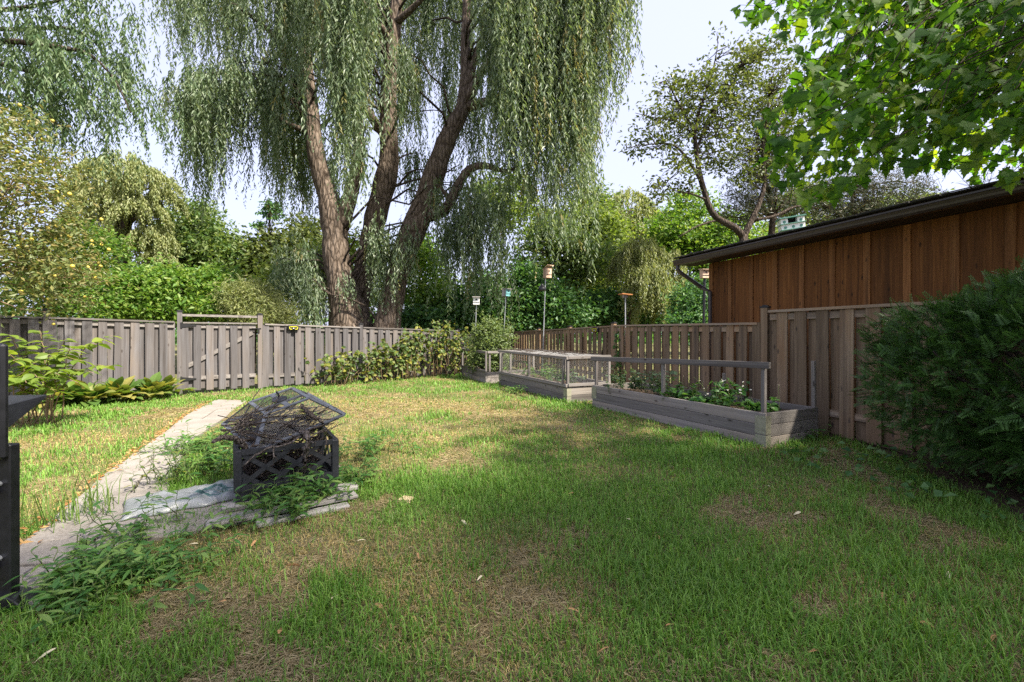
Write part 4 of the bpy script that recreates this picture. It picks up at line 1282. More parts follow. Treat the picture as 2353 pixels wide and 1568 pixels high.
# ------------------------------------------------------------------ the big willow
WY = 16.2
wil = thing('willow_tree', 'huge weeping willow with three stems behind the gate fence', 'tree', (*px(840, 760, WY)[:2], 0))
def stem(name, pts, lift=None):
    P = np.array([px(x, y, Y) for x, y, Y, w in pts]); r = np.array([w * Y / F / 2 for x, y, Y, w in pts])
    if lift: P[0, 2] = -.2
    t = np.linspace(0, len(P) - 1, len(P) * 3 - 2)
    Pi = np.stack([np.interp(t, range(len(P)), P[:, k]) for k in range(3)], 1)
    # smooth a little
    for _ in range(2): Pi[1:-1] = (Pi[:-2] + 2 * Pi[1:-1] + Pi[2:]) / 4
    ri = np.interp(t, range(len(P)), r) * RNG.uniform(.93, 1.08, len(t))
    MB().tube(Pi, ri, 14).build(name, M_['bark'], wil, smooth=True)
    return Pi
S1 = stem('trunk', [(822, 850, 16, 120), (806, 740, 16, 96), (785, 650, 16.0, 66), (770, 590, 16.1, 56), (772, 520, 16.2, 60), (755, 450, 16.3, 48), (735, 400, 16.3, 42), (722, 330, 16.3, 38), (714, 250, 16.4, 34), (700, 120, 16.6, 26), (690, -60, 17, 18), (680, -200, 17.2, 8)], True)
stem('limb', [(782, 520, 16.2, 40), (800, 470, 16.0, 36), (818, 400, 15.8, 30), (828, 320, 15.7, 24), (818, 220, 15.6, 18), (815, 60, 15.5, 12), (825, -80, 15.5, 5)])
S2 = stem('trunk', [(812, 740, 16.4, 60), (832, 640, 16.5, 46), (846, 580, 16.6, 44), (862, 500, 16.7, 50), (882, 430, 16.7, 50), (896, 370, 16.8, 46), (892, 300, 16.8, 40), (893, 200, 16.9, 36), (905, 80, 17, 30), (915, -50, 17.1, 22), (925, -220, 17.3, 8)])
stem('limb', [(890, 320, 16.8, 22), (860, 280, 16.6, 20), (838, 245, 16.4, 18), (790, 180, 16, 14), (760, 60, 15.5, 9), (740, -60, 15.2, 5)])
S3 = stem('trunk', [(880, 850, 15.6, 84), (888, 750, 15.6, 62), (902, 680, 15.7, 52), (918, 610, 15.7, 52), (945, 540, 15.8, 56), (975, 470, 15.9, 54), (998, 400, 16, 48), (1015, 350, 16.0, 44), (1040, 290, 16.1, 38), (1066, 252, 16.2, 34), (1072, 180, 16.3, 26), (1068, 90, 16.4, 22), (1075, -40, 16.6, 16), (1080, -200, 16.8, 7)], True)
for L_ in ([(1070, 240, 16.2, 24), (1082, 170, 16.1, 16), (1105, 90, 16, 12), (1125, 0, 16, 9), (1150, -100, 16, 5)],
           [(1070, 240, 16.2, 26), (1095, 190, 16, 20), (1125, 130, 15.6, 16), (1170, 60, 15.2, 12), (1230, -30, 14.8, 8), (1290, -90, 14.6, 4)],
           [(1075, 245, 16.2, 24), (1110, 236, 16, 20), (1160, 222, 15.6, 16), (1230, 170, 15, 12), (1300, 90, 14.4, 8), (1370, 20, 14, 4)],
           [(965, 500, 15.9, 30), (1010, 492, 15.7, 27), (1035, 470, 15.6, 24), (1052, 425, 15.5, 22), (1078, 385, 15.4, 19), (1120, 378, 15.2, 14), (1160, 398, 15, 10), (1200, 380, 14.8, 6)],
           [(1035, 470, 15.6, 12), (1022, 440, 15.5, 10), (1000, 425, 15.4, 8)],
           [(900, 60, 17, 18), (960, 10, 16.5, 12), (1010, -50, 16, 7)],
           [(905, 110, 17, 18), (870, 50, 16.4, 14), (820, -10, 15.8, 8)],
           [(715, 260, 16.4, 20), (670, 230, 16.4, 15), (600, 190, 16.3, 11), (520, 165, 16.2, 8), (440, 175, 16, 5)],
           [(705, 160, 16.5, 18), (640, 90, 16.3, 13), (560, 20, 16, 9), (450, -30, 15.8, 6), (370, -40, 15.6, 4)],
           [(716, 300, 16.3, 16), (680, 295, 16.2, 11), (640, 270, 16.1, 8), (600, 265, 16, 5)]):
    stem('limb', L_)
big = [
 (330, 470, -220, -40, 150, 130, 14.5, 17.5, 100), (372, 470, 170, 215, 330, 400, 14.5, 17, 110), (440, 560, 150, 200, 470, 380, 14.5, 17.5, 170),
 (530, 640, 120, 200, 330, 380, 14.5, 18, 130), (450, 700, -260, 20, 140, 310, 14.5, 18, 300), (590, 700, 120, 220, 330, 420, 16.6, 18.5, 150),
 (640, 705, 300, 340, 450, 540, 16.8, 17.6, 50),
 (745, 858, -300, -40, 360, 300, 12.2, 14, 120), (755, 812, -60, 60, 480, 490, 12.6, 13.4, 60), (700, 880, -300, 0, 180, 260, 16.5, 20, 150),
 (860, 1060, -300, -20, 180, 260, 17.5, 21, 130), (900, 1060, 60, 200, 360, 400, 17.5, 20.5, 90), (905, 965, 80, 180, 330, 300, 14.6, 15.4, 40),
 (1010, 1110, 200, 280, 400, 430, 17, 18.4, 60), (1110, 1230, -240, 40, 330, 440, 13.5, 16.5, 190), (1130, 1290, -300, 0, 430, 520, 12.8, 16.5, 260),
 (1225, 1345, -300, -20, 520, 560, 12.8, 16, 230), (1310, 1405, -300, -20, 440, 330, 13, 16, 170), (1380, 1458, -300, -40, 260, 110, 13.2, 16, 100),
 (985, 1090, 400, 450, 560, 620, 14.6, 15.8, 70), (1060, 1165, 440, 500, 640, 700, 14.2, 15.5, 120), (1000, 1080, 480, 540, 640, 720, 14.5, 16, 60),
 (640, 740, 560, 620, 720, 745, 15.2, 16.5, 150), (700, 860, 630, 670, 750, 750, 14.8, 16, 120), (835, 940, 530, 570, 610, 640, 14.8, 15.4, 60),
 (690, 770, 360, 420, 480, 540, 16.6, 17.6, 60), (820, 900, 560, 640, 690, 750, 17.2, 18, 60), (900, 1000, 300, 400, 480, 520, 17, 18, 60),
 (700, 900, -300, -40, 200, 280, 18, 21, 170), (930, 1110, -300, -20, 170, 260, 18, 21, 150), (680, 760, -200, -20, 150, 230, 14.8, 15.8, 70), (840, 950, 500, 560, 620, 660, 14.9, 15.3, 60), (600, 680, 200, 300, 400, 440, 16.8, 18, 60)]
big = [(*b_[:8], int(b_[8] * (1.45 if b_[0] < 1100 else 1.15))) for b_ in big]
(V, Q), T = curtains(big, .066, .20, .044, sway=.10)
nq = len(Q); V = V.reshape(-1, 4, 3)
sel = vnoise(V[:, 0, 0], V[:, 0, 1] * 3, .35, 21) > .88
stuff_part('crown', V[~sel].reshape(-1, 3), [np.arange((~sel).sum() * 4).reshape(-1, 4)], M_['willow'], wil)
stuff_part('yellowed_crown', V[sel].reshape(-1, 3), [np.arange(sel.sum() * 4).reshape(-1, 4)], M_['willow_dead'], wil)
# leafy twigs along the limbs, seen against the sky
mb = MB()
for i in RNG.choice(len(T), 150, replace=False):
    a = T[i]; st_ = (S1, S2, S3)[i % 3]
    q = st_[np.argmin(np.linalg.norm(st_ - (a - np.array([0, 0, 1.0])), axis=1))]
    if np.linalg.norm(q - a) < 5.5: mb.tube(limb_pts(q, a, 7, .12, .03), np.linspace(.05, .012, 7), 5)
mb.build('branches', M_['barkdark'], wil, smooth=True)['kind'] = 'stuff'

# willow boughs sweeping in from the left, trunk out of view
lw = thing('willow_tree', 'willow boughs sweeping in across the top left corner', 'tree', (-15.5, 9.5, 0))
MB().tube([(-15.5, 9.5, -.2), (-15.3, 9.6, 3), (-15.0, 9.6, 6), (-14.6, 9.8, 9)], [.55, .45, .36, .2], 12).build('trunk', M_['bark'], lw, smooth=True)
bo = []
def bough(pts):
    P = np.array([px(x - 45, y, Y) for x, y, Y in pts]); P = np.concatenate([[[-14.9, 9.7, 6.2]], P])
    t = np.linspace(0, len(P) - 1, len(P) * 4); Pi = np.stack([np.interp(t, range(len(P)), P[:, k]) for k in range(3)], 1)
    for _ in range(3): Pi[1:-1] = (Pi[:-2] + 2 * Pi[1:-1] + Pi[2:]) / 4
    MB().tube(Pi, np.linspace(.09, .012, len(Pi)), 6).build('bough', M_['barkdark'], lw, smooth=True)
    bo.append(Pi)
for pts in ([(-60, 20, 11), (40, 25, 11), (120, 15, 11.2), (190, 0, 11.3), (280, -30, 11.5)], [(-60, 100, 10.5), (60, 92, 10.6), (180, 108, 10.8), (250, 120, 11), (310, 180, 11.2), (345, 260, 11.3)],
            [(-60, 120, 11.5), (60, 150, 11.5), (150, 175, 11.5), (230, 195, 11.7), (300, 250, 12)], [(-60, 60, 12), (80, 70, 12), (200, 60, 12), (260, 90, 12.2), (290, 140, 12.3)],
            [(-60, -40, 11), (100, -60, 11), (230, -50, 11), (300, 40, 11.2)], [(-60, 150, 11), (30, 180, 11), (120, 230, 11.2), (190, 300, 11.3)]):
    bough(pts)
T = []; Ln = []; O = []
for Pi in bo:
    for i in range(6, len(Pi)):
        for k in range(3):
            p = Pi[i] + RNG.normal(0, 1, 3) * np.array([.30, .8, .16])
            L_ = RNG.gamma(2.4, .32) + .2; o_ = nrm([1, RNG.normal(0, .7), 0]) * RNG.uniform(.2, 1.0)
            for q_ in range(5):
                T.append(p + RNG.normal(0, .07, 3)); Ln.append(L_ * RNG.uniform(.6, 1.1)); O.append(o_ + RNG.normal(0, .15, 3))
V, Q = strands(np.array(T), np.array(Ln), .075, .19, .042, np.array(O), .45, .10)
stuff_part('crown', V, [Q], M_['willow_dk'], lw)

# ------------------------------------------------------------------ fruit tree, left edge
ft = thing('fruit_tree', 'fruit tree with olive leaves and small yellow fruit over the left fence', 'tree', (-10.4, 6.9, 0))
MB().tube([(-10.4, 6.9, -.2), (-10.3, 6.95, .9), (-10.0, 7.0, 1.7), (-9.7, 7.1, 2.6)], [.15, .12, .10, .07], 9).build('trunk', M_['barkdark'], ft, smooth=True)
fb = blobs_px([(40, 450, 120, 190, 7.4, .9), (120, 520, 100, 170, 7.6, .8), (60, 640, 150, 95, 7.3, .8), (-40, 500, 120, 220, 7.0, 1.0), (160, 620, 70, 90, 7.7, .6), (40, 330, 60, 80, 7.5, .5)])
C = clump_centres(fb, 420, .3)
mb = MB()
for c in C[:46]: mb.tube(limb_pts((-9.8, 7.0, RNG.uniform(1.5, 2.6)), c, 7, .06, .04), np.linspace(.028, .005, 7), 5)
mb.build('limbs', M_['drystem'], ft, smooth=True)['kind'] = 'stuff'
V, Q = clump_leaves(C, 24, .14, .085, .8, .3, .42)
stuff_part('crown', V, [Q], M_['apple'], ft)
fm_ = MB().lathe((0, 0, 0), [(.004, -.03), (.02, -.025), (.03, -.008), (.031, .005), (.024, .02), (.01, .03), (.004, .032)], 8)
fo = fm_.build('fruit', M_['fruit'], ft, smooth=True)
fme = fo.data; first = True
for c in C[RNG.permutation(len(C))[:110]]:
    p = c + RNG.normal(0, .12, 3)
    M = Matrix.Translation(Vector(p.tolist())) @ Matrix.Scale(RNG.uniform(.75, 1.15), 4)
    if first: fo.matrix_basis = Matrix.Translation(-WL[ft]) @ M; first = False
    else: link('fruit', fme, ft, None, M)
fme.transform(Matrix.Translation(WL[ft]))

# ------------------------------------------------------------------ trees and shrubs beyond the fence
def simple_trunk(blobs, Y, x, r, ytop):
    b = px(x, 768, Y); b[2] = -.2; tp = px(x + RNG.uniform(-6, 6), ytop, Y)
    P = limb_pts(b, tp, 6, 0, .015)
    return b, P, np.linspace(r, r * .35, 6)
def bg_tree(name, label, x, ytop, Y, r, specs, ncl, per, spread, size, leafm, cat='tree', group='trees beyond the fence', **kw):
    b, P, rr_ = simple_trunk(None, Y, x, r, ytop)
    return tree(name, label, (b[0], b[1], 0), P, rr_, blobs_px(specs), ncl, per, spread, size, leafm, cat=cat, group=group, **kw)

# golden willow
gw = thing('willow_tree', 'pale golden willow rising behind the fruit tree', 'tree', (*px(285, 760, 27)[:2], 0))
MB().tube([px(285, 815, 27), px(280, 640, 27), px(285, 540, 27), px(300, 430, 27)], [.5, .42, .34, .15], 9).build('trunk', M_['barkdark'], gw, smooth=True)
mb = MB()
for q in ((235, 400), (350, 400), (375, 450), (200, 420), (310, 370), (330, 500)): mb.tube(limb_pts(px(284, 540, 27), px(*q, 27 + RNG.uniform(-2, 2)), 6, .12, .03), np.linspace(.2, .04, 6), 6)
mb.build('limbs', M_['barkdark'], gw, smooth=True)['kind'] = 'stuff'
V, Q = domes([(225, 400, 42, 26), (285, 385, 46, 25.5), (345, 415, 42, 26), (375, 455, 28, 26.5), (255, 455, 44, 25.5), (325, 480, 40, 25.5), (350, 545, 34, 26), (215, 500, 42, 27), (285, 545, 34, 27), (190, 440, 34, 27), (365, 590, 24, 26)], 1.5, .10, .26, .075, 62, .7)
stuff_part('crown', V, [Q], M_['willow_gold'], gw)

bg_tree('broadleaf_tree', 'round-topped green tree against the sky right of the golden willow', 450, 540, 30, .35, [(450, 555, 80, 80, 30, 2.5), (400, 590, 60, 60, 30, 2), (510, 590, 50, 70, 30, 2), (460, 500, 45, 35, 30, 1.5), (430, 640, 100, 40, 30, 2)], 330, 40, .55, .30, 'shrub2', nlimb=24)
bg_tree('broadleaf_tree', 'dark green tree in the gap left of the big willow', 632, 590, 32, .35, [(640, 590, 75, 50, 32, 2.5), (600, 610, 50, 40, 32, 2), (700, 560, 50, 60, 32, 2)], 230, 40, .55, .32, 'olive', nlimb=16)
bg_tree('slim_tree', 'slim tree top with sparse leaves poking up before the sky', 621, 480, 31, .12, [(600, 520, 14, 10, 31, .4), (622, 476, 18, 12, 31, .5), (640, 500, 12, 10, 31, .4), (608, 492, 10, 9, 31, .4)], 26, 26, .22, .24, 'dark', nlimb=12, lr=.5)
bg_tree('shrub', 'dark leafy shrub behind the fruit tree and fence', 190, 620, 15.5, .10, [(150, 620, 90, 90, 15.5, 1.2), (210, 560, 50, 60, 15.5, 1), (110, 680, 110, 50, 14.8, 1), (225, 650, 50, 60, 15.2, 1)], 300, 34, .26, .15, 'shrub1', cat='shrub', group='shrubs behind the left fence', nlimb=14)
bg_tree('shrub', 'bright green shrub behind the fence left of the gate', 345, 690, 14.2, .08, [(310, 680, 70, 50, 14, 1), (350, 650, 45, 45, 14.4, .9), (270, 700, 60, 36, 13.4, .8), (250, 670, 35, 40, 13.8, .8)], 260, 34, .24, .15, 'shrub1', cat='shrub', group='shrubs behind the left fence')
bg_tree('shrub', 'large lush green shrub directly behind the gate', 470, 690, 15.2, .08, [(470, 680, 80, 60, 15.2, 1.1), (430, 650, 40, 35, 15.4, .9), (500, 650, 45, 30, 15.6, .9), (400, 710, 70, 36, 14.6, .8), (520, 700, 50, 45, 15, .9)], 330, 34, .25, .16, 'shrub1', cat='shrub', group='shrubs behind the left fence')
bg_tree('shrub', 'pale feathery willow shrub between gate and big willow', 580, 700, 14.5, .06, [(585, 700, 62, 48, 14.6, 1), (560, 680, 40, 36, 14.6, .9), (620, 720, 50, 36, 14.4, .9)], 300, 46, .20, .13, 'willow_gold', cat='shrub', group='shrubs behind the left fence', wr=.22, droop=.5)
bg_tree('broadleaf_tree', 'sunlit yellow-green tree half hidden behind the willow trunks', 720, 620, 22, .2, [(690, 640, 60, 50, 22, 1.6), (640, 650, 40, 45, 22, 1.4), (740, 620, 50, 60, 22, 1.5), (840, 620, 50, 90, 22, 1.5)], 220, 34, .38, .22, 'yell')
bg_tree('broadleaf_tree', 'green tree between willow right stem and hanging lock', 975, 640, 20, .14, [(975, 640, 45, 80, 20, 1.5), (1000, 700, 60, 60, 19, 1.3), (960, 580, 35, 40, 21, 1.2)], 240, 34, .34, .19, 'shrub1')
bg_tree('shrub', 'dark shrub behind the far corner of the fence', 1080, 700, 18.8, .08, [(1060, 720, 70, 50, 18.8, 1.2), (1110, 690, 60, 70, 19.2, 1.2), (1000, 735, 60, 34, 17.6, 1), (930, 740, 60, 30, 17.2, .8)], 330, 36, .3, .17, 'dark', cat='shrub', group='shrubs behind the far fence')
bg_tree('shrub', 'dark green bush behind the slant-roofed birdhouse', 1200, 690, 19.2, .08, [(1200, 680, 60, 75, 19.4, 1.3), (1170, 730, 60, 40, 18.8, 1), (1250, 700, 50, 65, 19, 1.2), (1290, 730, 60, 40, 18.5, 1)], 380, 36, .3, .17, 'dark', cat='shrub', group='shrubs behind the far fence')
bg_tree('shrub', 'dark green bush low behind the brown fence below the feeder', 1400, 700, 19.6, .08, [(1390, 710, 60, 50, 19.6, 1.2), (1450, 715, 60, 45, 20, 1.2), (1340, 720, 50, 40, 19.2, 1.1), (1520, 715, 50, 45, 20, 1.1)], 300, 34, .3, .18, 'dark', cat='shrub', group='shrubs behind the far fence')
bg_tree('broadleaf_tree', 'thin-stemmed leafy tree behind the caged bed with forked trunk', 1300, 600, 20.5, .13, [(1290, 620, 60, 70, 20.6, 1.4), (1230, 600, 50, 50, 20.8, 1.3), (1340, 590, 60, 60, 20.4, 1.4), (1270, 540, 60, 50, 21, 1.3)], 250, 34, .34, .19, 'shrub2', nlimb=22, lr=.5)
bg_tree('broadleaf_tree', 'bright yellow-green tree in the background centre right', 1390, 560, 25, .22, [(1380, 560, 70, 80, 25, 1.8), (1330, 520, 50, 55, 25.4, 1.6), (1420, 620, 70, 60, 24.6, 1.6), (1200, 500, 60, 50, 26, 1.5), (1340, 640, 60, 60, 24, 1.4)], 380, 36, .42, .23, 'yell', nlimb=18)
bg_tree('broadleaf_tree', 'tall feathery tree top behind the yellow-green tree', 1340, 450, 29, .25, [(1345, 450, 40, 30, 29, 1.5), (1370, 480, 40, 40, 29, 1.5), (1160, 450, 70, 60, 29, 1.6)], 150, 34, .4, .26, 'shrub2')
# rounded willow far right of centre
rw = thing('willow_tree', 'round-headed willow in the distance at centre right', 'tree', (*px(1445, 760, 33)[:2], 0))
MB().tube([px(1445, 812, 33), px(1445, 600, 33), px(1448, 480, 33)], [.4, .3, .12], 8).build('trunk', M_['barkdark'], rw, smooth=True)
V, Q = domes([(1445, 470, 44, 32), (1405, 510, 40, 32), (1490, 510, 42, 32), (1450, 550, 50, 31), (1390, 570, 40, 32), (1510, 570, 44, 32)], 1.5, .12, .3, .10, 62, .8)
stuff_part('crown', V, [Q], M_['willow_gold'], rw)
# small weeping willow
sw = thing('willow_tree', 'small weeping willow with leaning trunk behind the brown fence', 'tree', (*px(1445, 760, 18.6)[:2], 0))
MB().tube([px(1436, 835, 18.6), px(1446, 720, 18.6), px(1462, 660, 18.5), px(1478, 615, 18.5), px(1486, 560, 18.4)], [.10, .085, .07, .06, .03], 8).build('trunk', M_['barkdark'], sw, smooth=True)
V, Q = domes([(1470, 575, 40, 18.4), (1525, 600, 42, 18.2), (1490, 640, 46, 17.8), (1548, 660, 34, 18), (1510, 690, 40, 17.6), (1440, 595, 30, 18.6)], 1.9, .07, .19, .042, 56, .35)
stuff_part('crown', V, [Q], M_['willow_gold'], sw)
bg_tree('broadleaf_tree', 'mid green tree behind the small weeping willow and shed corner', 1600, 560, 26, .25, [(1600, 560, 70, 60, 26, 1.8), (1540, 540, 60, 60, 26.4, 1.7), (1660, 540, 70, 50, 25.6, 1.8), (1640, 610, 60, 60, 25, 1.6), (1580, 480, 50, 36, 27, 1.5)], 380, 36, .42, .24, 'shrub1', nlimb=18)
bg_tree('shrub', 'dark green bush beside the shed wall behind the fence', 1600, 690, 14.6, .06, [(1590, 700, 45, 45, 14.6, .9), (1625, 690, 40, 60, 14.8, .9), (1600, 740, 60, 30, 14, .8)], 260, 34, .2, .12, 'dark', cat='shrub', group='shrubs behind the far fence')
bg_tree('broadleaf_tree', 'yellow-green tree showing above the shed roof', 1900, 560, 27, .3, [(1780, 560, 80, 50, 27, 1.8), (1900, 540, 100, 50, 27, 1.8), (2050, 500, 110, 50, 27, 1.8), (1850, 470, 70, 40, 28, 1.6)], 330, 36, .45, .26, 'yell')

# open-crowned tree right
ot = thing('broadleaf_tree', 'open-crowned tree with curved forked limbs above the shed corner', 'tree', (*px(1712, 760, 17.5)[:2], 0))
def opl(nm, pts):
    P = np.array([px(x, y, Y) for x, y, Y, w in pts]); r = np.array([w * .78 * Y / F / 2 for x, y, Y, w in pts])
    t = np.linspace(0, len(P) - 1, len(P) * 3); Pi = np.stack([np.interp(t, range(len(P)), P[:, k]) for k in range(3)], 1)
    for _ in range(2): Pi[1:-1] = (Pi[:-2] + 2 * Pi[1:-1] + Pi[2:]) / 4
    MB().tube(Pi, np.interp(t, range(len(P)), r), 8).build(nm, M_['barkdark'], ot, smooth=True)
    return Pi
opl('trunk', [(1716, 850, 17.5, 30), (1716, 700, 17.5, 28), (1712, 600, 17.5, 26), (1708, 540, 17.5, 24)])
LB_ = [opl('limb', l) for l in (
  [(1708, 545, 17.5, 22), (1690, 522, 17.4, 20), (1650, 505, 17.3, 18), (1632, 485, 17.2, 17), (1618, 440, 17.2, 16), (1607, 400, 17.1, 15), (1600, 350, 17.1, 13), (1594, 300, 17.0, 10), (1612, 240, 17, 7), (1640, 160, 17, 4), (1650, 100, 17, 2)],
  [(1709, 545, 17.5, 20), (1725, 510, 17.6, 17), (1745, 470, 17.7, 14), (1760, 420, 17.8, 11), (1750, 330, 17.9, 8), (1770, 220, 18, 5)],
  [(1612, 420, 17.1, 10), (1585, 370, 16.8, 8), (1550, 330, 16.5, 6), (1500, 330, 16.2, 4), (1440, 340, 16, 2)],
  [(1600, 350, 17.1, 8), (1620, 290, 17.3, 7), (1660, 230, 17.6, 5), (1700, 160, 18, 3)],
  [(1594, 300, 17, 7), (1560, 240, 16.8, 5), (1530, 180, 16.5, 3), (1500, 200, 16.3, 2)],
  [(1625, 460, 17.2, 7), (1590, 445, 16.9, 5), (1550, 440, 16.6, 3), (1520, 420, 16.4, 2)],
  [(1650, 505, 17.3, 7), (1600, 520, 17, 5), (1560, 545, 16.8, 3)],
  [(1596, 320, 17, 6), (1570, 280, 16.6, 4), (1500, 270, 16.2, 2.5), (1460, 260, 16, 1.5)],
  [(1725, 505, 17.6, 9), (1780, 500, 17.8, 8), (1830, 470, 18, 6), (1880, 480, 18.2, 4)])]
ob = blobs_px([(1600, 230, 80, 70, 17, 1.6), (1520, 300, 60, 60, 16.6, 1.4), (1660, 170, 70, 60, 17.4, 1.5), (1640, 330, 70, 60, 17.4, 1.5), (1470, 320, 45, 30, 16.2, 1.0), (1560, 400, 50, 36, 16.8, 1.1), (1540, 190, 40, 36, 16.6, 1), (1655, 80, 16, 20, 17, .4), (1720, 260, 60, 70, 17.8, 1.4), (1720, 380, 50, 60, 17.8, 1.3), (1510, 440, 30, 16, 16.4, .6), (1780, 180, 60, 70, 18.2, 1.4), (1800, 320, 60, 80, 18.4, 1.4), (1740, 130, 50, 40, 18, 1.2)])
C = clump_centres(ob, 400, .2)
mb = MB()
allp = np.concatenate([l[3:] for l in LB_])
for c in C: 
    q = allp[np.argmin(np.linalg.norm(allp - c, axis=1))]
    mb.tube(limb_pts(q, c, 5, .05, .06), np.linspace(.022, .006, 5), 4)
mb.build('twigs', M_['barkdark'], ot, smooth=True)['kind'] = 'stuff'
V, Q = clump_leaves(C, 26, .25, .16, .7, .3, .5)
stuff_part('crown', V, [Q], M_['olive'], ot)

# pines: radiating needle tufts
def pine(label, x, ytop, Y, r, specs, n, size):
    b, P, rr_ = simple_trunk(None, Y, x, r, ytop)
    t = thing('pine_tree', label, 'tree', (b[0], b[1], 0), 'pines behind the shed')
    MB().tube(P, rr_, 8).build('trunk', M_['barkdark'], t, smooth=True)
    C = clump_centres(blobs_px(specs), n, .15)
    mb = MB()
    for c in C[:60]:
        q = P[np.argmin(np.abs(P[:, 2] - c[2] + .3))]
        mb.tube(limb_pts(q, c, 6, -.04, .04), np.linspace(.05, .01, 6), 4)
    mb.build('limbs', M_['barkdark'], t, smooth=True)['kind'] = 'stuff'
    per = 26
    Pc = np.repeat(C, per, 0) + RNG.normal(0, .08, (n * per, 3)) * np.array([2.4, 2.4, .8])
    D = rand_dirs(n * per, .25); V, Q = rhombs(Pc, D, rand_dirs(n * per), size * RNG.uniform(.6, 1.2, n * per), .028)
    stuff_part('needles', V, [Q], M_['pine'], t)
pine('dark scraggly pine right of the open-crowned tree', 1760, 260, 19.5, .2, [(1760, 350, 50, 90, 19.5, 1.4), (1740, 440, 70, 50, 19.2, 1.4), (1780, 260, 30, 50, 19.8, 1), (1700, 480, 50, 40, 19, 1.2), (1800, 450, 60, 60, 19.5, 1.3)], 420, .22)
pine('brownish pine boughs just above the middle of the shed roof', 1960, 430, 18.5, .2, [(1930, 450, 80, 50, 18.5, 1.3), (2020, 440, 90, 50, 18.2, 1.3), (2100, 470, 70, 40, 18, 1.2), (1880, 500, 60, 40, 18.6, 1.1), (2000, 500, 90, 30, 18.2, 1.2)], 520, .2)
# bare purple shrub
pt = thing('bare_tree', 'bare purple-twigged tree over the right end of the shed roof', 'tree', (*px(2290, 760, 12.5)[:2], 0))
MB().tube([px(2290, 880, 12.5), px(2290, 600, 12.5), px(2285, 480, 12.5)], [.09, .07, .05], 7).build('trunk', M_['purple'], pt, smooth=True)
mb = MB()
for i in range(46):
    p = px(2286, RNG.uniform(470, 560), 12.5)
    d = nrm([RNG.normal(0, .7), RNG.normal(0, .5), RNG.uniform(.2, .8)])
    P = crooked(p, d, RNG.uniform(1.0, 2.1), 8, .16, .02); mb.tube(P, np.linspace(.016, .003, 8), 4)
    for k in range(5):
        j = RNG.integers(2, 7); mb.tube(crooked(P[j], nrm(P[j] - P[j - 1] + RNG.normal(0, .6, 3)), RNG.uniform(.3, .8), 5, .2, .02), np.linspace(.007, .002, 5), 3)
mb.build('twigs', M_['purple'], pt, smooth=True)['kind'] = 'stuff'

# distant wood closing the view
(b0, b1_) = (42, 60)
C = np.stack([RNG.uniform(-70, 75, 900), RNG.uniform(40, 58, 900), np.abs(RNG.normal(0, 1, 900)) * 1.6], 1)
C[:, 2] *= (.6 + vnoise(C[:, 0], C[:, 1], 6, 5))
V, Q = clump_leaves(C, 16, .9, .75, .7, .1, .6)
V = V.reshape(-1, 4, 3); V = V[V[:, :, 2].min(1) > .05].reshape(-1, 3)
tag(stuff_part('distant_wood', V, [np.arange(len(V)).reshape(-1, 4)], M_['dark'], None), 'low distant wood seen as one green mass between the trees', 'wood')

# ------------------------------------------------------------------ maple overhead right
mt = thing('maple_tree', 'maple with large backlit leaves hanging into the top right corner', 'tree', (9.6, -3.6, 0))
MB().tube([(9.6, -3.6, -.2), (9.5, -3.6, 2.5), (9.4, -3.5, 5), (9.4, -3.8, 8), (9.6, -4.2, 13)], [.42, .36, .32, .25, .08], 12).build('trunk', M_['barkdark'], mt, smooth=True)
half = [(.06, .0), (.30, -.10), (.27, .02), (.42, .06), (.36, .16), (.60, .36), (.46, .36), (.47, .47), (.34, .44), (.17, .40), (.27, .62), (.17, .64), (.17, .78), (.08, .80)]
mleafs = [leaf_mesh('maple_leaf', [(hx * (1 + RNG.normal(0, .06)), hy + RNG.normal(0, .012)) for hx, hy in half], M_['maple'], cu) for cu in (.05, .2, .38, .6)]
poly = np.array([(1712, -10), (1740, 30), (1790, 70), (1860, 110), (1900, 150), (1840, 190), (1770, 270), (1760, 300), (1790, 340), (1800, 400), (1830, 455), (1890, 450), (1960, 400), (2040, 370), (2110, 360), (2200, 375), (2280, 395), (2380, 400), (2420, -10)], float)
def pip(poly, P):
    x, y = P[:, 0], P[:, 1]; ins = np.zeros(len(P), bool); j = len(poly) - 1
    for i in range(len(poly)):
        xi, yi = poly[i]; xj, yj = poly[j]
        c = ((yi > y) != (yj > y)) & (x < (xj - xi) * (y - yi) / (yj - yi + 1e-12) + xi)
        ins ^= c; j = i
    return ins
S = np.stack([RNG.uniform(1700, 2420, 900), RNG.uniform(-20, 480, 900)], 1); S = S[pip(poly, S)][:150]
